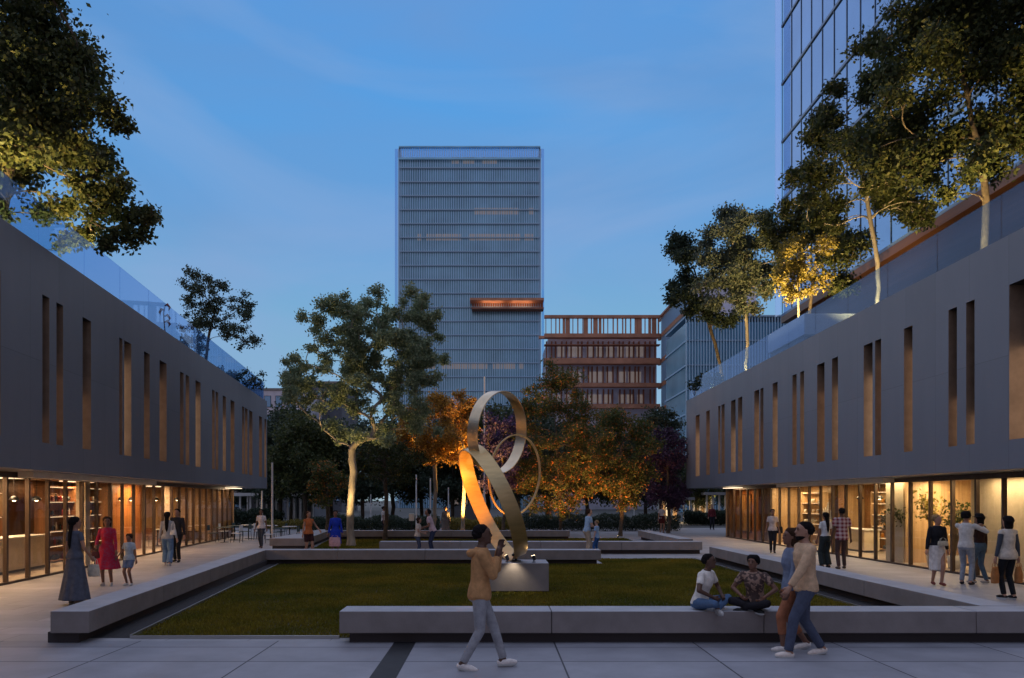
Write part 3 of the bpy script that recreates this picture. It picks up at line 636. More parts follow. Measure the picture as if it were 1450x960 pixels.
    npmesh('trunk', np.concatenate(Vs), np.concatenate(Fs), M[bark], r, smooth=True)
    npmesh('crown', V, np.arange(4*k).reshape(-1, 4), M[leaf], r)
    return r
def cloud(c, rad, n, cr, seed, shell=.35, cut=None):
    R = np.random.default_rng(seed); out = []
    tries = 0
    while len(out) < n and tries < n*60:
        tries += 1
        v = R.normal(0, 1, 3); v /= np.linalg.norm(v); q = R.uniform(shell, 1)**.6
        p = np.array(c)+v*q*np.array(rad)
        if cut and not cut(p): continue
        rr = R.uniform(*cr)
        if all(np.linalg.norm(p-np.array(o[:3])) > .55*(rr+o[3])*.8 for o in out) or tries > n*40: out.append((*p, rr))
    return out
ROOF = 8.0
def pxc(px, Y, py, r, base, dy=0):            # clump read off the photograph at distance Y, relative to the tree base
    x, yy, z = at(px, Y, py); return (x-base[0], Y-base[1]+dy, z-base[2], r)
# --- big tree over the left roof
B0 = (-13.4, 19.0, ROOF)
cl = []
R0 = np.random.default_rng(5)
for (px, py, r_) in [(20, 20, .9), (80, 60, .8), (100, 110, .8), (50, 120, 1.0), (125, 160, .7), (60, 190, 1.0), (110, 210, .7), (20, 230, .9), (85, 250, .6), (150, 165, .35), (30, 60, 1.0),
    (140, 235, .35), (165, 265, .42), (190, 300, .42), (150, 290, .5), (175, 330, .4), (120, 275, .45), (155, 350, .28), (60, 285, .5), (15, 285, .5), (205, 300, .25), (95, 20, .4), (-20, 130, 1.1), (-40, 30, 1.2), (-30, 220, .9), (60, 315, .35), (20, 315, .4), (95, 300, .35), (5, 170, 1.), (45, -20, .9), (-60, -60, 1.4)]:
    cl.append(pxc(px, 19, py, r_, B0, R0.uniform(-1.6, 1.6) if px < 110 else R0.uniform(-.5, .5)))
t1 = tree('deciduous_tree', 'large dark leafed tree hanging over the left roof edge, topmost left', 'tree', B0, [(0, 0, 0), (.1, 0, 1.2), (.3, 0, 3.0)], .4, cl, 'leaf_green', 'bark', nleaf=760, lsize=.15, twigs=18, rt=.17, seed=3, group='trees on the wing roofs')
B1 = (-15.6, 38, ROOF)
cl = []
for (cx_, cy_, ax_, ay_, n_) in [(285, 410, 30, 26, 26), (290, 445, 34, 22, 20), (335, 445, 26, 28, 16), (350, 425, 12, 12, 4), (335, 480, 26, 18, 10), (270, 470, 22, 20, 8), (340, 530, 34, 14, 12), (262, 490, 18, 12, 5)]:
    for q in range(n_):
        a = R0.uniform(0, 2*pi); d = R0.uniform(.1, 1)**.6; cl.append(pxc(cx_+ax_*d*cos(a), 38, cy_+ay_*d*sin(a), R0.uniform(.22, .38), B1, R0.uniform(-1, 1)))
tree('deciduous_tree', 'slender dark tree standing alone at the far end of the left roof', 'tree', B1, [(0, 0, 0), (.1, 0, 1.8), (.3, 0, 3.3)], .4, cl, 'leaf_dark', 'bark', nleaf=520, lsize=.13, twigs=8, rt=.10, seed=4, group='trees on the wing roofs', spread=.3, fill=0)
# --- right roof trees
B2 = (14.9, 21.5, ROOF)
cl = [pxc(px, 21.5, py, r_, B2, R0.uniform(-1.6, 1.6)) for (px, py, r_) in [(1270, 50, .6), (1300, 20, .8), (1340, 50, .9), (1262, 90, .5), (1300, 100, .8), (1250, 130, .5), (1340, 130, .9), (1380, 80, .9), (1420, 30, 1.), (1420, 110, .9), (1450, 150, .9), (1290, 160, .7), (1240, 165, .4), (1350, 190, .7), (1330, 225, .55), (1310, 210, .6), (1400, 170, .8), (1440, 200, .7), (1345, 250, .5), (1355, 270, .35), (1280, 195, .5), (1425, 225, .6), (1470, 90, 1.1), (1480, 0, 1.2), (1380, -20, 1.0), (1490, 190, .9), (1320, -30, .9), (1275, 15, .5)]]
tree('deciduous_tree', 'largest rooftop tree on the right, dark crown lit golden from beneath', 'tree', B2, [(0, 0, 0), (0, 0, 1.8), (.1, 0, 3.4)], .45, cl, 'leaf_green', 'bark', fill=3, nleaf=560, lsize=.15, twigs=18, rt=.13, seed=6, group='trees on the wing roofs')
B3 = (14.6, 26.9, ROOF)
cl = [pxc(px, 26.9, py, r_, B3, R0.uniform(-1.5, 1.5)) for (px, py, r_) in [(1195, 115, .4), (1185, 140, .5), (1175, 165, .5), (1205, 160, .55), (1150, 190, .4), (1180, 195, .6), (1215, 200, .6), (1250, 190, .6), (1160, 230, .55), (1140, 260, .45), (1190, 235, .7), (1230, 240, .7), (1265, 235, .6), (1290, 255, .6), (1150, 280, .5), (1180, 280, .6), (1220, 275, .6), (1260, 275, .55), (1300, 290, .5), (1130, 300, .35), (1160, 310, .4), (1200, 305, .4), (1290, 310, .45), (1325, 300, .35), (1245, 220, .6), (1130, 275, .35), (1275, 215, .5)]]
tree('deciduous_tree', 'broad rooftop tree with a thin pale stem, second from the right', 'tree', B3, [(0, 0, 0), (0, 0, 1.8), (0, 0, 3.2)], .75, cl, 'leaf_green', 'bark_pale', nleaf=520, lsize=.16, twigs=15, rt=.10, seed=8, group='trees on the wing roofs', fill=4)
B4 = (14.6, 33.8, ROOF)
cl = [pxc(px, 33.8, py, r_, B4, R0.uniform(-1, 1)) for (px, py, r_) in [(1130, 340, .5), (1105, 360, .5), (1130, 370, .6), (1155, 360, .5), (1110, 385, .55), (1140, 390, .6), (1100, 400, .4), (1160, 395, .45), (1120, 405, .5), (1145, 412, .4), (1115, 425, .3)]]
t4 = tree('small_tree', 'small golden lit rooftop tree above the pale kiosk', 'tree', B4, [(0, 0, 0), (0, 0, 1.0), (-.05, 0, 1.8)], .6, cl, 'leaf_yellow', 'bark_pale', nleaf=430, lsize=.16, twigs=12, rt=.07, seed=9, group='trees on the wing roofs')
B5 = (15.8, 35.5, ROOF)
cl = [pxc(px, 35.5, py, r_, B5, R0.uniform(-1, 1)) for (px, py, r_) in [(1100, 320, .7), (1130, 310, .7), (1160, 320, .8), (1190, 335, .8), (1180, 370, .8), (1200, 390, .7), (1185, 410, .5), (1160, 300, .6), (1115, 345, .6), (1145, 340, .8), (1205, 350, .6), (1135, 290, .5)]]
tree('deciduous_tree', 'dark olive rooftop tree standing behind the small golden one', 'tree', B5, [(0, 0, 0), (0, 0, 1.4), (0, 0, 3)], .5, cl, 'leaf_green', 'bark', fill=3, nleaf=360, lsize=.18, twigs=12, rt=.10, seed=10, group='trees on the wing roofs')
B6 = (13.9, 38.8, ROOF)
cl = [pxc(px, 38.8, py, r_, B6, R0.uniform(-1.2, 1.2)) for (px, py, r_) in [(1025, 310, .6), (1050, 308, .6), (1080, 315, .6), (1005, 335, .6), (1030, 340, .8), (1060, 340, .8), (1090, 345, .7), (995, 365, .6), (1020, 370, .8), (1050, 375, .8), (1080, 378, .7), (1000, 400, .6), (1025, 405, .7), (1055, 410, .7), (1085, 410, .6), (1010, 432, .45), (1040, 435, .5), (1070, 435, .45), (1100, 385, .5)]]
tree('deciduous_tree', 'rounded grey green rooftop tree on a pale trunk, middle of the right roof group', 'tree', B6, [(0, 0, 0), (-.1, 0, 1.6), (.0, 0, 2.8)], .55, cl, 'leaf_grey', 'bark_pale', fill=4, nleaf=430, lsize=.17, twigs=13, rt=.11, seed=11, group='trees on the wing roofs')
B7 = (13.6, 42.2, ROOF)
cl = [pxc(px, 42.2, py, r_, B7, R0.uniform(-.8, .8)) for (px, py, r_) in [(958, 335, .5), (970, 345, .6), (950, 352, .5), (975, 362, .6), (962, 372, .6), (968, 392, .5), (978, 405, .5), (950, 410, .45), (965, 425, .6), (945, 432, .4), (985, 430, .6), (1000, 445, .6), (1015, 455, .5), (975, 447, .45), (1035, 450, .5), (1045, 400, .7), (1000, 420, .5)]]
tree('deciduous_tree', 'nearly black leaning rooftop tree at the far end of the right roof', 'tree', B7, [(0, 0, 0), (.05, 0, 1.2), (-.1, 0, 2.2)], .55, cl, 'leaf_dark', 'bark', nleaf=520, lsize=.19, twigs=13, rt=.12, seed=12, group='trees on the wing roofs')
# --- pale trunked eucalyptus on the rear lawn
E0 = (-6.35, 31.3, 0)
cl = [pxc(px, 31.3, py, .12, E0, dy) for (px, py, dy) in ((478, 628, .1), (455, 606, .2), (438, 590, .3), (516, 622, -.2), (528, 596, -.3), (540, 570, -.4), (524, 540, -.2), (560, 545, .3))]; RE = np.random.default_rng(77)
for (cx_, cy_, ax_, ay_, n_) in [(470, 450, 36, 26, 21), (520, 448, 42, 28, 24), (590, 465, 36, 42, 32), (480, 500, 46, 36, 32), (555, 505, 54, 38, 38), (608, 525, 28, 28, 16), (420, 530, 26, 28, 14), (408, 552, 18, 16, 5), (455, 560, 34, 26, 13), (520, 560, 46, 26, 18), (580, 565, 44, 28, 17), (455, 610, 30, 22, 5), (540, 612, 34, 20, 6), (600, 600, 26, 16, 4)]:
    for q in range(n_):
        a = RE.uniform(0, 2*pi); d = RE.uniform(.1, 1)**.6; cl.append(pxc(cx_+ax_*d*cos(a), 31.3, cy_+ay_*d*sin(a), RE.uniform(.22, .40), E0, RE.uniform(-1.5, 1.5)))
tree('eucalyptus_tree', 'tall open crowned tree with a pale forking spotlit trunk on the rear lawn', 'tree', E0, [(0, 0, 0), (-.04, 0, 1.6), (.08, 0, 3.2), (.04, 0, 4.3)], .72, cl, 'leaf_euc', 'bark_pale', nleaf=1500, lsize=.12, twigs=12, rt=.20, rtip=.016, seed=13, spread=.30, fill=0, lead=False)
# low inner shoots of the eucalyptus region: a darker young tree behind it
def blob_tree(name, label, px, Y, ptop, pbot, wpx, leaf, seed, bark='bark', n=26, nleaf=300, ls=.2, cr=(.5, .9), group=None, forkz=.5, stem=None):
    x, _ = at(px, Y); zt, zb_ = EYE+(708-ptop)*Y/1000, EYE+(708-pbot)*Y/1000; rr = wpx*Y/2000
    c = (0, 0, (zt+zb_)/2); h = (zt-zb_)/2
    cl = cloud(c, (rr-.3, rr*.8, h-.3), n, cr, seed)
    zf = max(.8, zb_*.8)
    return tree(name, label, 'tree', (x, Y, 0), [(0, 0, 0), (.05, 0, zf*.5), (.1, 0, zf), (0, 0, (zb_+c[2])/2)], .45, cl, leaf, bark, nleaf=nleaf, lsize=ls, twigs=9, rt=stem or .13, seed=seed, group=group, spread=.22, fill=1)
gt = 'ornamental trees behind the sculpture'
blob_tree('ornamental_tree', 'orange leaved tree with pale branching stems left of the sculpture', 614, 38, 545, 672, 110, 'leaf_orange', 21, 'bark_pale', n=44, nleaf=520, ls=.14, cr=(.35, .6), group=gt)
blob_tree('ornamental_tree', 'amber leaved tree directly left of the sculpture ring', 655, 40, 545, 655, 48, 'leaf_orange', 22, 'bark_pale', n=20, nleaf=380, ls=.15, cr=(.4, .6), group=gt)
blob_tree('ornamental_tree', 'violet flowering tree framed by the sculpture ring', 712, 41, 560, 720, 74, 'leaf_purple', 23, n=26, nleaf=330, ls=.15, cr=(.4, .65), group=gt)
blob_tree('ornamental_tree', 'broad green and rust speckled tree right of the sculpture', 792, 42, 512, 745, 150, 'leaf_mixed', 24, n=64, nleaf=330, ls=.15, cr=(.5, .8), group=gt)
blob_tree('ornamental_tree', 'rounded olive tree with rust specks, right hand one of the speckled pair', 878, 40, 570, 718, 112, 'leaf_mixed', 25, n=46, nleaf=330, ls=.15, cr=(.45, .75), group=gt)
blob_tree('ornamental_tree', 'plum coloured tree next to the end of the right wing', 946, 44, 592, 735, 66, 'leaf_plum', 26, n=30, nleaf=360, ls=.15, cr=(.4, .7), group=gt)
blob_tree('deciduous_tree', 'dark conical tree peeping over the plum coloured one', 934, 52, 560, 700, 78, 'leaf_dark', 27, n=26, nleaf=300, ls=.2)
blob_tree('deciduous_tree', 'low dark olive tree right under the pale trunked tree crown', 545, 36, 610, 700, 110, 'leaf_green', 28, n=26, nleaf=260, ls=.14, cr=(.35, .6))
blob_tree('deciduous_tree', 'bushy yellowish young tree beside the pale trunk', 462, 37, 640, 725, 70, 'leaf_mixed', 29, n=20, nleaf=280, ls=.14, cr=(.3, .55))
# --- the belt of dark trees behind: three kinds, copied
gb = 'dark trees in the belt behind the lawns'
protos = []
for i, lf in enumerate(('leaf_dark', 'leaf_green', 'leaf_dark')):
    cl = cloud((0, 0, 5.2), (2.9, 2.6, 3.2), 34, (.8, 1.3), 40+i)
    protos.append(tree('belt_tree', 'dark tree in the belt, first one', 'tree', (0, 0, 0), [(0, 0, 0), (.1, 0, 1.6), (0, .1, 4.2)], .45, cl, lf, 'bark', nleaf=170, lsize=.26, twigs=9, rt=.2, seed=60+i, group=gb, spread=.24, fill=0))
spots = [(395, 56, 1.05, 'leftmost belt tree, rising beside the end of the left wing'), (432, 52, .98, 'belt tree right behind the left edge of the pale trunked tree'), (470, 58, 1.0, 'belt tree below the dark square office block'), (512, 54, .92, 'belt tree behind the pale trunk'),
    (556, 57, 1.0, 'belt tree between the pale trunk and the orange tree'), (598, 60, 1.0, 'belt tree straight behind the orange leaved tree'), (640, 55, .95, 'belt tree behind the amber tree'), (690, 57, 1.12, 'belt tree behind the tall thin pole'),
    (735, 54, 1.08, 'belt tree left of the broad speckled tree'), (775, 60, 1.05, 'belt tree hidden behind the broad speckled tree'), (830, 58, .95, 'belt tree between the two speckled trees'), (880, 62, .95, 'belt tree behind the rounded olive tree'),
    (915, 56, .88, 'belt tree left of the plum coloured tree'), (985, 66, .7, 'small belt tree under the overhang of the right wing'), (1035, 70, .7, 'rightmost small belt tree behind the lit kiosks'), (350, 70, .62, 'small belt tree under the overhang of the left wing'),
    (300, 66, .6, 'small belt tree hidden beyond the left shopfront end'), (412, 64, 1.2, 'tall belt tree behind the leftmost one'), (720, 66, 1.2, 'tall belt tree straight behind the sculpture'), (955, 75, .7, 'small belt tree behind the plum coloured tree')]
for i, (px, Y, s, lab) in enumerate(spots):
    p = protos[i % 3]; o = p if i < 3 else copy_tree(p)
    x, _ = at(px, Y); o.location = (x, Y, -.02); o.scale = (s, s, s); o.rotation_euler = (0, 0, i*1.9); o['label'] = lab
# hedges: one leafy body each
def hedge(label, x0, x1, y, h, w, leaf='leaf_dark', n=9000, group='hedges behind the lawns', ls=.10):
    R = np.random.default_rng(int(abs(x0*31+y))); r = empty('hedge', ((x0+x1)/2, y, 0)); tag(r, label, 'hedge', group)
    L = x1-x0; P = np.stack([R.uniform(-L/2, L/2, n), R.uniform(-w/2, w/2, n), R.uniform(.03, 1, n)**.8*h*1.0], 1)
    P[:, 2] *= 1+.10*np.sin(P[:, 0]*2.3)+.07*np.sin(P[:, 0]*5.1+1); P += R.normal(0, .03, P.shape)
    u = R.normal(0, 1, (n, 3)); u /= np.linalg.norm(u, axis=1, keepdims=True); w_2 = np.cross(u, R.normal(0, 1, (n, 3))); w_2 /= np.linalg.norm(w_2, axis=1, keepdims=True); s = ls*R.uniform(.6, 1.3, n)[:, None]
    V = np.stack([P, P+u*s*.5+w_2*s*.35, P+u*s, P+u*s*.45-w_2*s*.35], 1).reshape(-1, 3)
    npmesh('foliage', V, np.arange(4*n).reshape(-1, 4), M[leaf], r)
    b = MB()
    for i in range(int(L/1.2)+1): x = -L/2+.3+i*1.2; b.tube([(x, 0, 0), (x+.05, 0, h*.5), (x, 0, h*.8)], [.03, .02, .01], 5)
    b.build('stem', M['bark'], r)
hedge('clipped dark hedge left of the sculpture behind the walking pair', at(440, 46)[0], at(622, 46)[0], 46, .95, 1.2, n=16000)
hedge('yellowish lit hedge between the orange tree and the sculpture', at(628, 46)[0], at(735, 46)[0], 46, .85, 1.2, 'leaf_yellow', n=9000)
hedge('clipped dark hedge running right to the plum coloured tree', at(740, 47)[0], at(962, 47)[0], 47, 1.05, 1.2, n=18000)
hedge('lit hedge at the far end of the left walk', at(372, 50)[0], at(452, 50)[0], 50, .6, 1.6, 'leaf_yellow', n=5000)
hedge('far dark hedge beyond the right wing', at(970, 58)[0], at(1045, 58)[0], 58, 1.1, 1.4, n=8000, ls=.14)
hedge('far dark hedge beyond the left wing', at(318, 54)[0], at(400, 54)[0], 54, 1.3, 1.4, n=7000, ls=.14)
# rooftop plants
def stem_plant(name, label, cat, loc, n, h, leaf, ls, seed, spread=.25, group=None):
    R = np.random.default_rng(seed); r = empty(name, loc); tag(r, label, cat, group); b = MB(); LV = []
    for i in range(n):
        a = R.uniform(0, 2*pi); q = R.uniform(.2, 1)*spread; hh = h*R.uniform(.6, 1.05)
        P = [(0, 0, 0), (q*.4*cos(a), q*.4*sin(a), hh*.5), (q*cos(a), q*sin(a), hh)]; b.tube(P, [.012, .009, .004], 5)
        k = int(10*h/.8); t = R.uniform(.3, 1, k)[:, None]; LV.append(np.array(P[1])*(1-t)+np.array(P[2])*t+R.normal(0, .05*h, (k, 3)))
    A = np.concatenate(LV); k = len(A); u = R.normal(0, 1, (k, 3)); u[:, 2] += .5; u /= np.linalg.norm(u, axis=1, keepdims=True); w = np.cross(u, R.normal(0, 1, (k, 3))); w /= np.linalg.norm(w, axis=1, keepdims=True); s = ls*R.uniform(.6, 1.2, k)[:, None]
    V = np.stack([A, A+u*s*.5+w*s*.25, A+u*s, A+u*s*.5-w*s*.25], 1).reshape(-1, 3)
    b.build('stem', M['bark'], r); npmesh('foliage', V, np.arange(4*k).reshape(-1, 4), M[leaf], r); return r
for (px, Y, h, lab) in [(1000, 41, 1.5, 'leftmost bushy plant behind the right balustrade'), (1012, 40.3, 1.2, 'small dark plant next to the leaning black tree'), (985, 42, 1.3, 'plant at the very end of the right roof')]:
    x, _ = at(px, Y); stem_plant('roof_shrub', lab, 'shrub', (x, Y, ROOF), 16, h, 'leaf_dark', .22, int(px), .6, 'shrubs on the right roof')
M['red_bract'] = mat('red_bract', (.18, .03, .03), .5)
r = empty('flowering_plant', (at(233, 30)[0], 30, ROOF)); tag(r, 'tall stalk with dark red hanging flower heads behind the left balustrade', 'plant')
b = MB(); b.tube([(0, 0, 0), (.02, 0, 1.2), (-.05, 0, 2.0), (.05, 0, 2.35)], [.03, .025, .015, .008], 6); b.build('stem', M['bark'], r)
for zz, sx in ((2.3, 1), (2.1, -1), (1.85, 1), (1.6, 1), (.55, -1)):
    b = MB(); b.tube([(0, 0, zz), (.12*sx, 0, zz+.06), (.22*sx, .02, zz-.08), (.16*sx, 0, zz-.22)], [.02, .06, .05, .01], 6); b.build('flower', M['red_bract'], r, smooth=True)
def cover(): 
    r = stem_plant('ground_cover', 'low leafy planting at the foot of the flowering stalk', 'plant', (at(222, 30)[0], 30.2, ROOF), 14, .7, 'leaf_dark', .25, 77, .7)
cover()

# ------------------------------------------------------------------ the ribbon sculpture on its block
SX, SY = at(727, 16.1)
r = empty('pedestal', (SX, 16.1, 0)); tag(r, 'plain grey concrete block carrying the ribbon sculpture', 'pedestal')
b = MB(); b.box(-.77, .77, -.5, .45, .03, .655, 0, top=1); b.build('block', [M['concrete'], M['concrete_top_lit']], r, bevel=.012)
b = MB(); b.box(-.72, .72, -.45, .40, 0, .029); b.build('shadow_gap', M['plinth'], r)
M['brushed'] = mat('brushed_bronze', (.62, .44, .20), .34, metal=.6, noise=.12, nscale=2, stretch=(1, 1, 6), bump=.05, bscale=30)
M['patina'] = mat('brushed_steel', (.70, .56, .36), .32, metal=.85, noise=.15, nscale=2)
sc = empty('ribbon_sculpture', (SX, 16.1, .655)); tag(sc, 'bronze sculpture of three interlocking looped ribbons, glowing orange on its left loop', 'sculpture')
def ring(name, px, py, R1, R2, yaw, tilt, w, th_, m, oy=0, lean=0, n=96):
    """band: ellipse of radii R1 (in plane, across) and R2 (in plane, up); yaw turns it about the vertical, tilt leans it in the picture plane"""
    cx, cz = (px-700)*.0161-SX, EYE+(708-py)*.0161-.655
    Q = Matrix.Rotation(tilt, 3, 'Y') @ Matrix.Rotation(yaw, 3, 'Z') @ Matrix.Rotation(lean, 3, 'X')
    b = MB(); rings = []
    for i in range(n):
        a = 2*pi*i/n; c = Vector((R1*cos(a), 0, R2*sin(a))); nn = Vector((cos(a)/R1, 0, sin(a)/R2)).normalized(); ax = Vector((0, 1, 0))
        for (u, v) in ((-1, -1), (1, -1), (1, 1), (-1, 1)):
            p = Q @ (c+nn*th_*.5*u+ax*w*.5*v); b.v.append((p.x+cx, p.y+oy, p.z+cz))
    for i in range(n):
        j = (i+1) % n
        for k in range(4): b.f.append((i*4+k, j*4+k, j*4+(k+1) % 4, i*4+(k+1) % 4)); b.m.append(0)
    return b.build(name, m, sc, bevel=.003)
ring('upper_loop', 705, 612, .86, .93, radians(50), radians(8), .30, .022, M['patina'], oy=.05)
ring('lower_loop', 697, 712, 1.12, 1.36, radians(-73), radians(-24), .35, .024, M['brushed'], oy=-.02)
ring('thin_loop', 729, 672, .60, .93, radians(12), radians(6), .11, .03, M['brushed'], oy=.25)
b = MB(); b.lathe([(.001, 0), (.12, 0), (.12, .02), (.03, .03), (.025, .14), (.001, .14)], (.06, 0, 0)); b.build('foot', M['dark_metal'], sc, smooth=False)
def uplight(label, loc, tgt, energy, col=(1, .5, .14), ang=60, group='ground spotlights', z=.0):
    r = empty('spotlight', loc); tag(r, label, 'spotlight', group)
    d = (Vector(tgt)-Vector(loc)).normalized(); c = Vector((0, 0, .10)); 
    b = MB(); b.tube([(0, 0, 0), (0, 0, .08)], [.012, .012], 6); b.lathe([(.001, 0), (.04, 0), (.04, .012), (.001, .013)], n=10); b.build('stake', M['dark_metal'], r)
    b = MB(); b.tube([tuple(c-d*.06), tuple(c+d*.05)], [.035, .045], 10); b.build('housing', M['dark_metal'], r)
    b = MB(); b.tube([tuple(c+d*.052), tuple(c+d*.056)], [.04, .04], 10); b.build('lens', M['lamp'], r)
    spot('spot_light_source', tuple(c+d*.07), tuple(Vector(tgt)-Vector(loc)), energy, col, ang, parent=r, rad=.04)
uplight('small spotlight on the pedestal top aimed at the left side of the sculpture', (SX-.15, 15.85, .657), at(668, 16.9, 690), 420, (1, .36, .05), 62)
uplight('small spotlight on the pedestal top under the right leg of the sculpture', (SX+.45, 15.8, .657), at(712, 16.2, 650), 70, (1, .68, .35), 60)
# lamp clamped to the foot of the loop, washing the front of the block
r = empty('spotlight', (SX, 15.2, 1.02)); tag(r, 'tiny downward lamp at the foot of the sculpture lighting the block face', 'spotlight')
r.location = (SX-.02, 15.42, .82)
b = MB(); b.lathe([(.001, .0), (.03, .0), (.035, .05), (.001, .055)], n=12); b.build('housing', M['dark_metal'], r)
b = MB(); b.tube([(0, 0, .05), (0, .2, .06), (.06, .62, .0)], [.008, .008, .008], 6); b.build('arm', M['dark_metal'], r)
spot('spot_light_source', (0, 0, -.01), (0, .09, -.5), 10, (1, .85, .62), 100, parent=r, rad=.03)
# tree uplights
uplight('spotlight at the foot of the pale trunked tree', (E0[0]-.5, 29.9, 0), (E0[0]+.2, 31.3, 4.5), 900, (1, .66, .26), 60)
uplight('spotlight under the orange tree', (at(600, 36.6)[0], 36.6, 0), (at(612, 38)[0], 38, 4.2), 4200, (1, .52, .12), 100)
uplight('spotlight under the amber tree', (at(655, 38.6)[0], 38.6, 0), (at(655, 40)[0], 40, 5.), 4200, (1, .52, .12), 85)
uplight('spotlight left under the broad speckled tree', (at(768, 39.0)[0], 39.0, 0), (at(775, 42)[0], 42, 5), 700, (1, .42, .12), 100)
uplight('spotlight right under the broad speckled tree', (at(832, 38.6)[0], 38.6, 0), (at(830, 42)[0], 42, 5), 560, (1, .42, .12), 100)
uplight('spotlight under the rounded olive tree', (at(875, 37.3)[0], 37.3, 0), (at(875, 40)[0], 40, 5), 520, (1, .45, .13), 100)
for (lab, loc, tgt, en, ang) in [('roof spotlight beneath the big left tree', (-12.2, 16.2, ROOF-.02), (-13.4, 19, ROOF+4.5), 900, 120), ('roof spotlight at the far side of the big left tree', (-11.4, 20.0, ROOF-.02), (-12.3, 19.8, ROOF+3), 260, 120),
    ('roof spotlight beneath the largest right tree', (13.6, 20.2, ROOF-.02), (14.2, 21.5, ROOF+5), 1000, 100), ('roof spotlight at the thin pale stem', (13.9, 25.8, ROOF-.02), (14.6, 26.9, ROOF+4), 620, 110),
    ('roof spotlight beneath the small golden tree', (13.9, 32.6, ROOF-.02), (14.5, 33.8, ROOF+3.5), 2200, 100), ('roof spotlight beneath the grey green tree', (13.2, 37.6, ROOF-.02), (13.9, 38.8, ROOF+3), 320, 100), ('roof spotlight beneath the leaning black tree', (12.8, 41.2, ROOF-.02), (13.2, 42.2, ROOF+3), 200, 90)]:
    uplight(lab, loc, tgt, en*1.7, (1, .68, .26), ang, group='rooftop spotlights')
# poles
for (px, Y, pt, lab, rr) in [(385.5, 34, 655, 'tallest white pole next to the left benches', .055), (371, 38, 695, 'short white pole right behind the walking person in the white top', .05), (589.5, 44, 672, 'white pole left of the orange tree stems', .05), (609.5, 44, 677, 'white pole between the orange tree stems', .05),
    (525, 50, 700, 'short far white pole right of the pale trunk', .05), (635, 48, 690, 'thin white pole beyond the orange tree', .05), (686, 50, 533, 'very tall thin white mast behind the sculpture ring', .06), (898, 50, 640, 'thin pole behind the rounded olive tree', .04)]:
    x, _ = at(px, Y); h = EYE+(708-pt)*Y/1000
    r = empty('lamp_pole', (x, Y, 0)); tag(r, lab, 'pole', 'white poles round the lawns')
    b = MB(); b.tube([(0, 0, 0), (0, 0, h)], [rr, rr*.8], 10); b.build('shaft', M['white'], r); b = MB(); b.lathe([(.001, 0), (rr*2, 0), (rr*2, .03), (rr, .05)], n=12); b.build('base_plate', M['steel'], r)
# ------------------------------------------------------------------ people
def cap_pts(p0, p1, r0, r1, n=12, ends=(True, True)):
    """closed tapered capsule (rounded ends unless told otherwise)"""
    p0, p1 = np.array(p0, float), np.array(p1, float); d = p1-p0; L = np.linalg.norm(d)+1e-9; d /= L
    P, R = [], []
    if ends[0]:
        for a in (80, 55, 28): P.append(p0-d*r0*sin(radians(a))); R.append(r0*cos(radians(a)))
    P.append(p0); R.append(r0); P.append(p1); R.append(r1)
    if ends[1]:
        for a in (28, 55, 80): P.append(p1+d*r1*sin(radians(a))); R.append(r1*cos(radians(a)))
    return P, R
class Body:
    def __init__(s): s.v = []; s.f = []
    def _add(s, V, F, n):
        b = len(s.v); s.v += [tuple(map(float, v)) for v in V]; s.f += [tuple(b+int(i) for i in f) for f in F]
        s.f.append(tuple(b+i for i in range(n))[::-1]); e = b+len(V)-n; s.f.append(tuple(e+i for i in range(n)))
    def cap(s, p0, p1, r0, r1, ends=(True, True), n=12):
        P, R = cap_pts(p0, p1, r0, r1, n, ends)
        d = np.array(p1, float)-np.array(p0, float); d /= np.linalg.norm(d)+1e-9
        ref = np.array([1., 0, 0]) if abs(d[0]) < .8 else np.array([0, 1., 0]); u = np.cross(d, ref); u /= np.linalg.norm(u); w = np.cross(d, u); a = np.arange(n)*2*pi/n
        V = np.concatenate([np.array(p)+r*(np.cos(a)[:, None]*u+np.sin(a)[:, None]*w) for p, r in zip(P, R)])
        i = np.arange(len(P)-1)[:, None]*n; j = np.arange(n)[None]; k = (j+1) % n
        s._add(V, np.stack([i+j, i+k, i+n+k, i+n+j], -1).reshape(-1, 4), n)
    def limb(s, pts, rad, ends=(True, True)):
        for i in range(len(pts)-1): s.cap(pts[i], pts[i+1], rad[i], rad[i+1], (ends[0] if i == 0 else True, ends[1] if i == len(pts)-2 else True))
    def loft(s, rings, n=20):
        """rings: (centre, right vector, forward vector, rx, ry)"""
        a = np.arange(n)*2*pi/n; V = []
        for c, u, w, rx, ry in rings: V.append(np.array(c)+np.cos(a)[:, None]*np.array(u)*rx+np.sin(a)[:, None]*np.array(w)*ry)
        V = np.concatenate(V); i = np.arange(len(rings)-1)[:, None]*n; j = np.arange(n)[None]; k = (j+1) % n
        s._add(V, np.stack([i+j, i+k, i+n+k, i+n+j], -1).reshape(-1, 4), n)
    def ell(s, c, u, w, t, rx, ry, rz):
        c, u, w, t = map(np.array, (c, u, w, t)); rings = []
        for a in np.linspace(-88, 88, 9): q = cos(radians(a)); rings.append((c+t*rz*sin(radians(a)), u, w, rx*q, ry*q))
        s.loft(rings, 16)
    def build(s, name, m, parent, vox, smooth=2):
        me = bpy.data.meshes.new(name+'_src'); me.from_pydata(s.v, [], s.f); o = bpy.data.objects.new(name+'_src', me); link(o)
        a = o.modifiers.new('r', 'REMESH'); a.mode = 'VOXEL'; a.voxel_size = vox; a.use_smooth_shade = True
        if smooth: q = o.modifiers.new('s', 'SMOOTH'); q.iterations = smooth; q.factor = .5
        dg = bpy.context.evaluated_depsgraph_get(); ev = o.evaluated_get(dg); me2 = bpy.data.meshes.new_from_object(ev)
        bpy.data.objects.remove(o); bpy.data.meshes.remove(me); me2.name = name; me2.materials.clear(); me2.materials.append(m)
        r = link(bpy.data.objects.new(name, me2)); r.parent = parent; return r
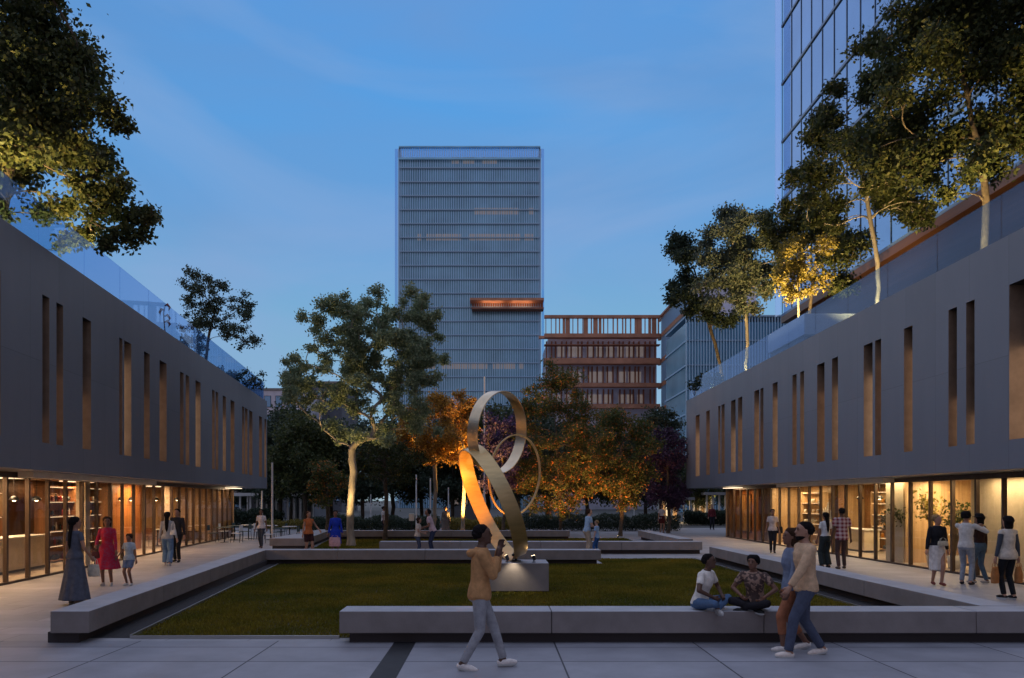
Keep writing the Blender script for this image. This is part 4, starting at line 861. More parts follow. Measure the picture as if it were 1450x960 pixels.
def ik(a, b, l1, l2, hint):
    a, b, hint = np.array(a, float), np.array(b, float), np.array(hint, float); d = b-a; L = np.linalg.norm(d); L2 = min(L, (l1+l2)*.998); d = d/(L+1e-9); b = a+d*L2
    x = (l1*l1-l2*l2+L2*L2)/(2*L2); h = sqrt(max(0, l1*l1-x*x)); p = hint-d*np.dot(hint, d); p /= np.linalg.norm(p)+1e-9
    return a+d*x+p*h, b
def unit(v): v = np.array(v, float); return v/(np.linalg.norm(v)+1e-9)
SKIN = {k: mat('skin_'+k, c, .55, noise=.06, nscale=9) for k, c in {'deep': (.11, .052, .03), 'brown': (.22, .105, .065), 'tan': (.42, .22, .14), 'light': (.58, .34, .24)}.items()}
HAIR = {k: mat('hair_'+k, c, .9, spec=.15, noise=.4, nscale=30, bump=.5, bscale=60) for k, c in {'black': (.012, .010, .010), 'brown': (.05, .025, .014), 'fair': (.30, .19, .09)}.items()}
M['eye'] = mat('eye_dark', (.02, .015, .012), .25); M['lips'] = mat('lips', (.20, .07, .06), .5); M['sole'] = mat('sole', (.55, .55, .53), .6)
_cm = {}
def cloth(c, kind=None, c2=None):
    k = (c, kind, c2)
    if k in _cm: return _cm[k]
    m = mat('cloth', c, .85, noise=.18, nscale=14, bump=.25, bscale=45, spec=.2)
    if kind:
        t = m.node_tree; p = t.nodes['Principled BSDF']; tcn = t.nodes.new('ShaderNodeTexCoord')
        if kind == 'plaid':
            def band(ax, f, w):
                sx = t.nodes.new('ShaderNodeSeparateXYZ'); t.links.new(tcn.outputs['Object'], sx.inputs[0]); a = t.nodes.new('ShaderNodeMath'); a.operation = 'MULTIPLY'; a.inputs[1].default_value = f; t.links.new(sx.outputs[ax], a.inputs[0])
                fr = t.nodes.new('ShaderNodeMath'); fr.operation = 'FRACT'; t.links.new(a.outputs[0], fr.inputs[0]); g = t.nodes.new('ShaderNodeMath'); g.operation = 'GREATER_THAN'; g.inputs[1].default_value = w; t.links.new(fr.outputs[0], g.inputs[0]); return g
            a, b_ = band(0, 9, .5), band(2, 9, .5); ad = t.nodes.new('ShaderNodeMath'); ad.operation = 'ADD'; t.links.new(a.outputs[0], ad.inputs[0]); t.links.new(b_.outputs[0], ad.inputs[1]); dv = t.nodes.new('ShaderNodeMath'); dv.operation = 'MULTIPLY'; dv.inputs[1].default_value = .5; t.links.new(ad.outputs[0], dv.inputs[0]); src = dv.outputs[0]
        elif kind == 'stripe':
            wv = t.nodes.new('ShaderNodeTexWave'); wv.bands_direction = 'Z'; wv.inputs['Scale'].default_value = 9; t.links.new(tcn.outputs['Object'], wv.inputs[0]); src = wv.outputs[1]
        else:
            v = t.nodes.new('ShaderNodeTexNoise'); v.inputs['Scale'].default_value = 17; v.inputs['Detail'].default_value = 2; t.links.new(tcn.outputs['Object'], v.inputs['Vector']); g = t.nodes.new('ShaderNodeMath'); g.operation = 'GREATER_THAN'; g.inputs[1].default_value = .54; t.links.new(v.outputs[0], g.inputs[0]); src = g.outputs[0]
        x = t.nodes.new('ShaderNodeMix'); x.data_type = 'RGBA'; x.inputs[6].default_value = (*c, 1); x.inputs[7].default_value = (*c2, 1); t.links.new(src, x.inputs[0]); t.links.new(x.outputs[2], p.inputs['Base Color'])
    _cm[k] = m; return m
JEANS = (.06, .085, .14)
PALM = {}
def person(label, loc, face, H=1.74, skin='brown', hair='black', hairstyle='short', top=((.6, .6, .6),), sleeve='short', bottom='trousers', bcol=(JEANS,), shoes=(.7, .7, .7), pel=.93, lean=0., side=0.,
           feet=((-.10, .02, .09), (.10, -.02, .09)), knees=((0, 1, 0), (0, 1, 0)), hands=((-.27, .06, .80), (.27, .04, .80)), elbows=((-.3, -1, 0), (.3, -1, 0)), look=0., nod=0., vox=.014, hem=None, sk=None, extra=None,
           female=False, group=None, shoe_h=1.0, toes=None, hem_top=None, topmat=None, grow=1.0, hat=False, collar=None):
    """local frame: x right, y forward, z up, metres for a 1.75 m figure (scaled by H/1.75); feet = ankle targets, hands = wrist targets, relative to the spot under the pelvis"""
    S = H/1.75; fw = 1.0
    root = Body(); f_ = {}
    P0 = np.array([0, 0, pel]); up = unit([sin(side), sin(lean), cos(lean)]); rt_ = unit(np.cross([0, 1, 0], up)) if abs(up[1]) < .99 else np.array([1., 0, 0]); fwd = unit(np.cross(up, rt_))
    if female: sw, hw, wr = .150, .165, .108
    else: sw, hw, wr = .175, .150, .125
    def T(h, x=0, y=0): return P0+up*h+rt_*x+fwd*y
    prof = [(-.10, hw*.72, .085), (-.04, hw*.98, .108), (.04, hw*.97, .108), (.14, wr*1.04, .093), (.22, wr*1.03, .092), (.32, wr*1.16, .108), (.42, sw*.86, .105), (.49, sw*.80, .085), (.535, .085, .06), (.57, .055, .052)]
    if female: prof[5] = (.32, wr*1.16, .118)
    rings = [(T(h, 0, (.012 if .25 < h < .45 else 0)), rt_, fwd, rx, ry) for h, rx, ry in prof]; root.loft(rings)
    sh = [T(.475, -sw, 0), T(.475, sw, 0)]; hp = [T(-.02, -.085, 0), T(-.02, .085, 0)]
    nb = T(.53); hc = nb+unit(up*.85+np.array([0, .0, .4]))*.165+np.array([0, .015, 0])
    # head frame
    ly = radians(look); hu = unit(np.array([0, sin(radians(-nod)), cos(radians(-nod))])); hf0 = unit([-sin(ly), cos(ly), -sin(radians(nod))]); hr = unit(np.cross(hf0, hu)); hf = unit(np.cross(hu, hr))
    Hd = lambda x, y, z: hc+hr*x+hf*y+hu*z
    root.cap(T(.50), hc-hu*.05, .058, .052)
    root.loft([(Hd(0, dy, z), hr, hf, rx, ry) for z, rx, ry, dy in [(-.115, .025, .03, .045), (-.10, .045, .055, .028), (-.07, .058, .078, .012), (-.03, .068, .090, .004), (.02, .074, .096, -.002), (.06, .072, .094, -.004), (.09, .056, .074, -.006), (.112, .02, .03, -.008)]], 18)
    root.cap(Hd(0, .088, .012), Hd(0, .103, -.022), .009, .015); root.cap(Hd(-.074, -.005, .015), Hd(-.076, -.008, -.025), .012, .009); root.cap(Hd(.074, -.005, .015), Hd(.076, -.008, -.025), .012, .009)
    root.cap(Hd(-.018, .084, -.062), Hd(.018, .084, -.062), .010, .010); root.cap(Hd(0, .070, -.098), Hd(0, .073, -.1), .018, .018)
    root.cap(Hd(-.045, .078, .033), Hd(.045, .078, .033), .010, .010)
    arms, legs = [], []
    for s, k in ((-1, 0), (1, 1)):
        e, w = ik(sh[k], hands[k][:3], .285, .255, elbows[k]); arms.append((sh[k], e, w))
        root.limb([sh[k], e, w], [.050 if not female else .042, .039 if not female else .033, .026 if not female else .022])
        d = unit(w-e)
        if len(hands[k]) > 3: d = unit(np.array(hands[k][3:6]))
        inn = unit(np.array([-s, .15, 0])-d*np.dot([-s, .15, 0], d)); th = unit(np.cross(d, inn))*(1 if s > 0 else -1)
        if np.dot(th, [0, 1, .3]) < 0: th = -th
        curl = hands[k][6] if len(hands[k]) > 6 else .45
        vr = max(.0085, vox*.62)
        root.limb([w, w+d*.045, w+d*.085], [.026, .034, .032]); kn = w+d*.088
        for j, (off, ln) in enumerate([(.030, .070), (.010, .078), (-.010, .072), (-.029, .056)]):
            b0 = kn+th*off; d1 = unit(d*cos(curl*.8)+inn*sin(curl*.8)); d2 = unit(d*cos(curl*2)+inn*sin(curl*2)); d3 = unit(d*cos(curl*3)+inn*sin(curl*3))
            p1 = b0+d1*ln*.42; p2 = p1+d2*ln*.33; p3 = p2+d3*ln*.25; root.limb([b0-d*.02, p1, p2, p3], [vr*1.15, vr, vr*.95, vr*.85])
        tb = w+d*.028+th*.024; t1_ = tb+unit(th*.8+d*.7+inn*.25)*.035; t2 = t1_+unit(th*.3+d+inn*.4)*.03; root.limb([tb, t1_, t2], [vr*1.5, vr*1.2, vr])
        kn_, an = ik(hp[k], feet[k][:3], .43, .415, knees[k]); legs.append((hp[k], kn_, an))
        root.limb([hp[k], kn_, an], [.082, .053, .036]); m_ = (kn_*.62+an*.38); root.cap(kn_*.85+an*.15, m_-unit(np.cross(an-kn_, rt_))*0, .052, .050)
    # feet
    shoe = []
    for k in (0, 1):
        an = legs[k][2]; td = unit(toes[k]) if toes else np.array([(-.12, .12)[k]*1.0, 1, 0.]); td = unit(td)
        heel = an-td*.045-np.array([0, 0, .045]); toe = an+td*.15-np.array([0, 0, .055]); ball = an+td*.09-np.array([0, 0, .05])
        if len(feet[k]) > 3: pt = feet[k][3]; rot = lambda v: v+np.array([0, 0, pt*np.dot(v-an, td)])
        else: rot = lambda v: v
        root.limb([an, rot(heel)], [.034, .032]); root.limb([rot(heel), rot(ball), rot(toe)], [.028, .032, .020]); shoe.append((an, rot(heel), rot(ball), rot(toe)))
    body = root.build('person', SKIN[skin], None, vox*.9); tag(body, label, 'person', group)
    body.location = loc; body.rotation_euler = (0, 0, face); body.scale = (S, S, S)
    ch = lambda B, nm, m, v=vox, sm=2: B.build(nm, m, body, v, sm)
    # face
    if vox < .013:
        for sx in (-1, 1):
            B = Body(); B.ell(Hd(.030*sx, .089, .012), hr, hf, hu, .013, .009, .007); B.build('eye', M['eye'], body, .003, 0)
            B = Body(); B.cap(Hd(.017*sx, .094, .034), Hd(.044*sx, .088, .036), .005, .004); B.build('eyebrow', HAIR[hair], body, .003, 0)
        B = Body(); B.cap(Hd(-.02, .095, -.060), Hd(.02, .095, -.060), .005, .005); B.build('mouth', M['lips'], body, .003, 0)
    # hair
    B = Body(); hl = {'short': .012, 'crop': .007, 'long': .018, 'bun': .014, 'afro': .05, 'bob': .022, 'curly': .032}[hairstyle]
    B.loft([(Hd(0, -.018+dy, z+.012+hl*.3), hr, hf, rx+hl, ry+hl*.6) for z, rx, ry, dy in [(-.055, .045, .05, -.04), (-.03, .066, .070, -.028), (.015, .074, .084, -.014), (.055, .074, .088, -.006), (.088, .060, .074, -.003), (.112, .03, .035, 0)]], 18)
    if hairstyle in ('long',):
        B.loft([(Hd(0, -.06, .04), hr, hf, .075, .045), (Hd(0, -.085, -.08), hr, hf, .072, .036), (T(.42, 0, -.115), hr, hf, .060, .030), (T(.27, 0, -.125), hr, hf, .045, .022), (T(.18, 0, -.12), hr, hf, .012, .01)], 14)
    if hairstyle == 'bob': B.loft([(Hd(0, -.03, .06), hr, hf, .088, .075), (Hd(0, -.04, -.03), hr, hf, .095, .070), (Hd(0, -.045, -.115), hr, hf, .092, .060), (Hd(0, -.045, -.15), hr, hf, .07, .045)], 16)
    if hairstyle in ('short', 'crop', 'bun', 'long', 'bob'):
        R = np.random.default_rng(len(label)*7+int(H*100))
        for q in range(46 if vox < .013 else 14):
            v = unit(R.normal(0, 1, 3)); v[2] = abs(v[2])*.95-.25
            if v[1] > -.05 and v[2] < .6: v[1] = -abs(v[1])-.1
            if v[2] < 0 and v[1] > -.3: v[2] = -v[2]
            e_ = .022 if vox < .013 else .028
            B.ell(Hd(v[0]*(.070+hl), v[1]*(.086+hl)-.018, .030+v[2]*(.088+hl)), hr, hf, hu, e_*R.uniform(.7, 1.1), e_*R.uniform(.7, 1.2), e_*.8)
    if hairstyle == 'bun': B.ell(Hd(0, -.10, .085), hr, hf, hu, .045, .045, .042)
    if hairstyle in ('afro', 'curly'):
        R = np.random.default_rng(len(label))
        for q in range(26 if vox < .02 else 12):
            v = unit(R.normal(0, 1, 3)); v[2] = abs(v[2])*.9-.15; v[1] = min(v[1], .55)
            B.ell(Hd(v[0]*(.072+hl*.5), v[1]*.085-.02, .03+v[2]*(.085+hl*.5)), hr, hf, hu, .026, .026, .026)
    ch(B, 'hair', HAIR[hair], vox*.8)
    if hat:
        B = Body(); B.loft([(Hd(0, -.005, .05), hr, hf, .15, .16), (Hd(0, -.005, .064), hr, hf, .15, .16)], 24); B.loft([(Hd(0, -.005, .05), hr, hf, .092, .11), (Hd(0, -.005, .13), hr, hf, .082, .10), (Hd(0, -.005, .155), hr, hf, .05, .06)], 18); ch(B, 'hat', cloth((.02, .018, .02)), vox*.7, 1)
    # top
    g = .014*grow
    tm = topmat or cloth(*top)
    ht = hem_top if hem_top is not None else -.05
    def shirt(B, lo, hi=.545, gg=g):
        rr = []
        hs = sorted(set([lo]+[h for h, _, _ in prof if lo < h < hi]+[hi]))
        for h in hs:
            rx = np.interp(h, [p[0] for p in prof], [p[1] for p in prof]); ry = np.interp(h, [p[0] for p in prof], [p[2] for p in prof]); lo_f = max(0, (.15-h))*.10
            rr.append((T(h, 0, (.012 if .25 < h < .45 else 0)), rt_, fwd, rx+gg+lo_f, ry+gg+lo_f))
        B.loft(rr)
    if bottom != 'dress':
        B = Body(); shirt(B, ht)
        for k in (0, 1):
            s_, e, w = arms[k]; r0, r1, r2 = (.062, .050, .038) if not female else (.053, .042, .032); r0 += g-.014; r1 += g-.014; r2 += g-.014
            if sleeve == 'long': B.limb([s_, e, w-unit(w-e)*.015], [r0, r1, r2], (True, False))
            elif sleeve == 'short': B.limb([s_, s_+(e-s_)*.62], [r0*1.02, r1*1.15], (True, False))
            elif sleeve == 'vest': B.cap(s_, s_+(e-s_)*.06, r0, r0)
        ch(B, 'jacket' if 'hood' in label or 'jacket' in label else 'shirt', tm)
    if extra == 'hood':
        B = Body(); B.limb([T(.50, -.10, -.035), T(.475, -.06, -.105), T(.47, 0, -.125), T(.475, .06, -.105), T(.50, .10, -.035)], [.028, .045, .055, .045, .028]); B.limb([T(.50, -.10, -.03), T(.47, -.06, .085), T(.455, 0, .10), T(.47, .06, .085), T(.50, .10, -.03)], [.026, .022, .018, .022, .026]); ch(B, 'hood', tm)
    if extra == 'sleeves':       # sleeves of another garment
        B = Body()
        for k in (0, 1): s_, e, w = arms[k]; B.limb([s_, e, w-unit(w-e)*.02], [.058, .048, .036], (True, False))
        ch(B, 'sleeve', cloth((.06, .07, .09)))
    # bottom
    if bottom in ('trousers', 'jeans', 'wide', 'shorts', 'crop'):
        B = Body(); shirt(B, -.10, .10, .013)
        a_, k_, e_ = {'trousers': (.098, .068, .056), 'jeans': (.096, .062, .050), 'wide': (.102, .090, .092), 'shorts': (.105, .085, .08), 'crop': (.096, .066, .056)}[bottom]
        for k in (0, 1):
            h_, kn_, an = legs[k]
            if bottom == 'shorts': B.limb([h_, h_+(kn_-h_)*.72], [a_, k_], (True, False))
            elif bottom == 'crop': B.limb([h_, kn_, kn_+(an-kn_)*.62], [a_, k_, e_], (True, False))
            else: B.limb([h_, kn_, an+unit(kn_-an)*.005], [a_, k_, e_], (True, False))
        ch(B, 'shorts' if bottom == 'shorts' else 'trousers', cloth(*bcol))
    if bottom in ('skirt', 'dress'):
        B = Body(); hz = hem if hem is not None else .45; fl = sk or .24
        c0 = (legs[0][2]+legs[1][2])/2
        rr = []
        if bottom == 'dress':
            shirt(B, .0)
            for k in (0, 1):
                s_, e, w = arms[k]
                if sleeve == 'short': B.limb([s_, s_+(e-s_)*.5], [.054, .047], (True, False))
                elif sleeve == 'long': B.limb([s_, e, w-unit(w-e)*.02], [.053, .042, .032], (True, False))
                else: B.cap(s_, s_+(e-s_)*.05, .050, .05)
        zt_ = T(.16)[2]
        for q in np.linspace(0, 1, 8):
            z = zt_+(hz-zt_)*q; c = T(.16)*(1-q)+np.array([c0[0], c0[1], hz])*q; c[2] = z
            base = [(.0, wr+.015, .108), (.25, hw+.02, .135), (1, fl, fl*.85)]
            rx = np.interp(q, [b_[0] for b_ in base], [b_[1] for b_ in base]); ry = np.interp(q, [b_[0] for b_ in base], [b_[2] for b_ in base])
            rr.append((c, [1, 0, 0], [0, 1, 0], rx, ry))
        n = 40; a = np.arange(n)*2*pi/n; V = []
        for q, (c, u, w, rx, ry) in enumerate(rr):
            f = 1+.07*(q/7)*np.cos(a*9+q*.2)
            V.append(np.array(c)+(np.cos(a)*f)[:, None]*np.array(u, float)*rx+(np.sin(a)*f)[:, None]*np.array(w, float)*ry)
        V = np.concatenate(V); i = np.arange(7)[:, None]*n; j = np.arange(n)[None]; k = (j+1) % n
        B._add(V, np.stack([i+j, i+k, i+n+k, i+n+j], -1).reshape(-1, 4), n)
        ch(B, 'dress' if bottom == 'dress' else 'skirt', cloth(*(top if bottom == 'dress' else bcol)))
    if shoes:
        for k in (0, 1):
            an, he, ba, to = shoe[k]; B = Body(); B.limb([he, ba, to], [.034, .040, .026]); B.limb([an-[0, 0, .03], he+(ba-he)*.3], [.040, .038])
            o = ch(B, 'shoe', cloth(shoes), vox*.8)
            if vox < .013:
                B = Body(); dz = np.array([0, 0, -.028]); B.limb([he+dz, ba+dz, to+dz*.7], [.030, .034, .024]); B.build('sole', M['sole'], o, vox*.8, 1)
    body['_arms'] = 0; del body['_arms']
    Mx = Matrix.Translation(Vector(loc)) @ Matrix.Rotation(face, 4, 'Z') @ Matrix.Scale(S, 4)
    return {'o': body, 'hand': [tuple(Mx @ Vector(a[2]+unit(a[2]-a[1])*.09)) for a in arms], 'sh': [tuple(Mx @ Vector(s)) for s in sh], 'M': Mx, 'Hd': Hd, 'fr': (hr, hf)}
def bag(name, label, cat, top, w, d, h, c, handle=.12, rz=0., drop=0., flare=.9):
    """a soft bag hanging from the point `top`"""
    r = empty(name, (top[0], top[1], top[2]), rz); tag(r, label, cat)
    zt = -handle-drop; B = Body(); B.loft([((0, 0, zt-h), [1, 0, 0], [0, 1, 0], w/2*.98, d/2), ((0, 0, zt-h*.5), [1, 0, 0], [0, 1, 0], w/2, d/2*1.1), ((0, 0, zt), [1, 0, 0], [0, 1, 0], w/2*flare, d/2*.6)], 16)
    B.build('bag_body', cloth(c), r, .012, 1)
    for s in (-1, 1):
        b = MB(); b.tube([(-w*.28, s*d*.25, zt-.01), (-w*.22, s*d*.2, zt+handle*.6), (0, 0, .004), (w*.22, s*d*.2, zt+handle*.6), (w*.28, s*d*.25, zt-.01)], [.006]*5, 6); b.build('handle', cloth(c), r, smooth=True)
    return r
def gp(px, py, z=0):                       # ground point under a photograph pixel
    Y = (EYE-z)*1000/(py-708); return (at(px, Y)[0], Y, z)
RT, LT = -pi/2, pi/2                       # facing right / left in the picture
# walking man in front
x, Y, _ = gp(679, 947)
pm = person('person in tan hooded top and faded jeans striding right, hand at the mouth', (x, Y, 0), RT+.08, 1.77, 'deep', 'black', 'short', ((.56, .29, .12),), 'long', 'jeans', ((.36, .36, .38),), (.92, .84, .78), pel=.915, lean=.04,
    feet=((-.08, .30, .085, .05), (.09, -.20, .10, -.22)), toes=((-.05, 1, 0), (.05, 1, 0)), hands=((-.06, .24, 1.43, .1, .25, .95, .5), (.03, .21, 1.35, -.1, .3, .95, .6)), elbows=((-.4, -.2, -1), (.6, -.3, -1)), nod=6, vox=.0105, extra='hood', grow=1.5, hem_top=-.08)
# the couple on the right
x, Y, _ = gp(1141, 929)
pc1 = person('bearded person in a beige jumper and dark blue trousers walking left arm in front', (x, Y, 0), LT, 1.80, 'tan', 'black', 'short', ((.68, .45, .27),), 'long', 'trousers', ((.085, .10, .15),), (.88, .76, .66), pel=.90, lean=.02,
    feet=((-.09, .26, .085, .04), (.09, -.24, .10, -.2)), toes=((-.05, 1, 0), (.05, 1, 0)), hands=((-.20, .30, .88), (.24, .02, .84)), elbows=((-.3, -1, 0), (.3, -1, 0)), nod=4, vox=.0105, grow=1.5, hem_top=-.07)
x2, Y2, _ = gp(1122, 921)
pc2 = person('person in denim shirt and rust trousers walking left, half hidden by the beige jumper', (x2, Y2, 0), LT, 1.70, 'brown', 'brown', 'bob', ((.20, .24, .33),), 'long', 'crop', ((.42, .16, .08),), (.88, .80, .72), pel=.90, lean=.02, female=True,
    feet=((-.08, .16, .085), (.08, -.22, .11, -.25)), toes=((-.05, 1, 0), (.05, 1, 0)), hands=((-.24, .16, .86), (.25, .02, .84)), vox=.0115, nod=4)
# beard as a child of the first one
def beard(p, c='black'):
    o = p['o']; B = Body(); Hd = p['Hd']; hr, hf = p['fr']
    B.loft([(Hd(0, .060, -.120), hr, hf, .022, .02), (Hd(0, .040, -.105), hr, hf, .047, .052), (Hd(0, .022, -.075), hr, hf, .060, .072), (Hd(0, .020, -.062), hr, hf, .062, .072)], 18)
    B.build('beard', HAIR[c], o, .009, 1)
beard(pc1)
# the two sitting on the front bench
bz = .465
x, Y = at(991, 10.27)
person('person in white T-shirt and blue jeans sitting cross legged on the front bench', (x, Y, bz), RT-.75, 1.54, 'deep', 'black', 'short', ((.85, .79, .70),), 'short', 'jeans', ((.09, .16, .28),), (.7, .68, .64), pel=.12, lean=.24,
    feet=((.06, .34, .05), (-.12, .26, .055)), knees=((-1, .35, .35), (1, .5, .25)), toes=((.6, .8, 0), (-.8, .6, 0)), hands=((-.18, .30, .24), (.16, .30, .24)), elbows=((-1, -.2, -.6), (1, -.2, -.6)), look=8, nod=4, vox=.0115)
x, Y = at(1070, 10.29)
person('curly haired person in dark patterned shirt sitting cross legged on the front bench', (x, Y, bz), LT+.95, 1.50, 'brown', 'black', 'curly', ((.12, .08, .07), 'print', (.42, .27, .20)), 'short', 'trousers', ((.022, .020, .024),), (.03, .03, .03), pel=.12, lean=.24,
    feet=((.12, .32, .055), (-.10, .28, .055)), knees=((-1, .35, .25), (1, .35, .25)), toes=((.8, .6, 0), (-.8, .6, 0)), hands=((-.22, .30, .24), (.16, .28, .24)), elbows=((-1, -.2, -.6), (1, -.2, -.6)), look=-6, nod=2, vox=.0115, grow=1.3)
r = empty('drink_can', (at(1014, 10.2)[0], 10.2, bz)); tag(r, 'small can standing on the bench before the crossed legs of the white T-shirt', 'can')
b = MB(); b.lathe([(.001, 0), (.03, 0), (.033, .01), (.033, .11), (.027, .12), (.001, .12)], n=14); b.build('can_body', M['dark_metal'], r, smooth=True)
b = MB(); b.lathe([(.001, .121), (.026, .121), (.026, .124), (.001, .124)], n=14); b.build('can_top', M['steel'], r)
# west walk
x, Y, _ = gp(106, 856)
pw = person('long haired person in an ankle length slate blue dress, back turned, on the left walk', (x, Y, 0), -.35, 1.72, 'tan', 'black', 'long', ((.11, .12, .155),), 'short', 'dress', (), (.3, .25, .2), pel=.93, female=True, hem=.10, sk=.30,
    hands=((-.25, .02, .82), (.24, .16, .95)), elbows=((-.3, -1, 0), (.5, -1, 0)), vox=.012, look=-20)
bag('tote_bag', 'white tote bag on the arm of the slate blue dress', 'bag', tuple(np.array(pw['hand'][1])+[.02, -.02, .05]), .30, .10, .24, (.70, .62, .48), handle=.14, rz=-.3)
x, Y, _ = gp(152, 829)
pr = person('person in a loose crimson knee length dress facing the camera on the left walk', (x, Y, 0), pi+.25, 1.66, 'brown', 'brown', 'bob', ((.50, .025, .06), 'print', (.42, .05, .10)), 'long', 'dress', (), (.55, .5, .45), pel=.92, female=True, hem=.42, sk=.30, hands=((-.24, .14, .86), (.20, .22, 1.02)), vox=.0125, look=15)
x, Y, _ = gp(183, 829)
pg = person('child in a pale blue top and denim shorts holding hands beside the crimson dress', (x, Y, 0), pi-.1, 1.26, 'brown', 'brown', 'curly', ((.42, .50, .56),), 'short', 'shorts', ((.14, .20, .32),), (.65, .65, .62), pel=.90, female=True, hands=((-.27, .04, .84), (.36, .08, .95)), vox=.014, grow=1.2)
x, Y, _ = gp(237, 801)
person('person in wide blue jeans and grey shirt walking away beside the black jacket', (x, Y, 0), .25, 1.70, 'light', 'black', 'long', ((.42, .42, .42),), 'long', 'wide', ((.14, .24, .40),), (.7, .7, .7), pel=.91, female=True, feet=((-.09, .15, .09), (.09, -.16, .10)), hands=((-.26, .08, .82), (.28, .04, .84)), vox=.015)
x, Y = at(244, 21.7); bag('shoulder_bag', 'round white bag at the hip of the wide blue jeans', 'bag', (x+.07, Y-.10, 1.40), .20, .09, .16, (.75, .73, .7), handle=.26)
x, Y, _ = gp(250, 796)
person('person in a black jacket and black trousers facing the camera beside the grey shirt', (x+.02, Y, 0), pi, 1.76, 'tan', 'black', 'short', ((.03, .03, .035),), 'long', 'trousers', ((.02, .02, .023),), (.03, .03, .03), feet=((-.10, .08, .09), (.10, -.08, .09)), vox=.015)
x, Y, _ = gp(370, 776)
person('person in white top and dark jeans walking this way near the left poles', (x, Y, 0), pi, 1.68, 'brown', 'black', 'bun', ((.7, .64, .62),), 'short', 'jeans', ((.05, .06, .085),), (.1, .08, .08), pel=.91, female=True, feet=((-.07, .14, .09), (.07, -.14, .10)), vox=.018)
# rear lawn
x, Y = at(437, 25.0)
person('person in an orange top and dark shorts with long bare legs on the rear lawn', (x, Y, 0), pi+.7, 1.66, 'tan', 'brown', 'long', ((.55, .16, .05),), 'vest', 'shorts', ((.05, .02, .02),), (.5, .4, .35), female=True, feet=((-.10, .12, .09), (.10, -.1, .09)), hands=((-.34, .22, 1.02), (.26, .05, .82)), vox=.018)
x, Y = at(475, 25.4)
pb = person('person in a bright blue belted coat holding a pink bag on the rear lawn', (x, Y, 0), pi+.2, 1.68, 'brown', 'black', 'long', ((.02, .05, .45),), 'long', 'dress', (), (.4, .3, .3), female=True, hem=.50, sk=.22, vox=.018)
bag('handbag', 'large pink bag hanging in front of the blue coat', 'bag', (x+.03, Y-.24, .80), .42, .14, .32, (.62, .36, .36), handle=.08)
x, Y = at(543, 40.8)
person('distant person in a white top and dark trousers walking along the cross path', (x, Y, 0), RT, 1.72, 'brown', 'black', 'short', ((.6, .6, .6),), 'short', 'trousers', ((.02, .02, .025),), (.04, .04, .04), feet=((-.08, .22, .09), (.08, -.2, .1)), pel=.90, vox=.022)
x, Y = at(591, 25.7)
person('small person in a white top reaching towards a taller companion in a pink shirt', (x, Y, 0), RT, 1.42, 'tan', 'brown', 'bob', ((.62, .52, .42),), 'short', 'jeans', ((.07, .08, .12),), (.4, .4, .4), female=True, hands=((-.14, .34, 1.10), (.20, .30, 1.05)), elbows=((-.3, -.2, -1), (.3, -.2, -1)), lean=.10, vox=.018)
x, Y = at(613, 25.9)
person('person in a pale pink shirt leaning down over a smaller companion behind the lawn bench', (x, Y, 0), LT, 1.75, 'brown', 'black', 'short', ((.60, .44, .46),), 'short', 'jeans', ((.04, .05, .09),), (.1, .1, .1), hands=((-.16, .36, 1.05), (.16, .34, 1.02)), elbows=((-.3, -.2, -1), (.3, -.2, -1)), lean=.28, nod=25, vox=.018)
x, Y = at(631, 38.8)
person('distant person in grey beside the orange tree stems', (x, Y, 0), pi, 1.70, 'brown', 'black', 'long', ((.20, .18, .17),), 'long', 'dress', (), (.3, .2, .2), female=True, hem=.40, vox=.022)
x, Y = at(831, 25.8)
person('person in light blue shirt and beige trousers bending over a child in blue', (x, Y, 0), RT+.3, 1.74, 'light', 'brown', 'short', ((.34, .48, .62),), 'short', 'trousers', ((.46, .36, .26),), (.5, .45, .4), lean=.14, nod=20, hands=((-.14, .34, 1.06), (.14, .34, 1.04)), elbows=((-.3, -.2, -1), (.3, -.2, -1)), vox=.018)
x, Y = at(845, 25.7)
person('child in bright blue clothes in front of the light blue shirt', (x, Y, 0), LT-.5, 1.32, 'light', 'fair', 'short', ((.10, .30, .62), 'stripe', (.5, .62, .75)), 'short', 'jeans', ((.03, .10, .28),), (.6, .6, .6), feet=((-.16, .04, .09), (.14, -.06, .09)), vox=.018)
x, Y = at(937, 43.2)
person('distant person in a white blouse and dark red skirt near the plum coloured tree', (x, Y, 0), pi+.3, 1.76, 'tan', 'brown', 'long', ((.62, .58, .6),), 'short', 'skirt', ((.10, .02, .02),), (.05, .03, .03), female=True, hem=.62, sk=.20, vox=.022)
x, Y = at(1008, 49)
person('distant person in a dusky red coat beyond the end of the right wing', (x, Y, 0), pi, 1.72, 'light', 'fair', 'short', ((.22, .04, .05),), 'long', 'trousers', ((.03, .03, .04),), (.03, .03, .03), vox=.022)
# east walk
x, Y, _ = gp(1094, 783)
p5 = person('slim person in black trousers and pale top with a dark shoulder bag', (x, Y, 0), pi-.3, 1.70, 'brown', 'black', 'bun', ((.58, .48, .44),), 'short', 'jeans', ((.02, .02, .024),), (.03, .03, .03), female=True, feet=((-.06, .05, .09), (.06, -.05, .09)), hands=((-.24, .10, .86), (.26, .06, .86)), vox=.017)
bag('shoulder_bag', 'black bag hanging beside the slim person in black trousers', 'bag', (x+.22, Y-.02, 1.32), .34, .14, .26, (.02, .02, .024), handle=.30)
x, Y, _ = gp(1169, 804)
person('person in a white cropped top and dark trousers standing next to the plaid shirt', (x, Y, 0), .2, 1.68, 'brown', 'black', 'long', ((.68, .68, .66),), 'short', 'wide', ((.03, .04, .04),), (.03, .03, .03), female=True, hem_top=.06, hands=((-.26, .08, .84), (.24, .02, .82)), vox=.016)
x, Y, _ = gp(1192, 806)
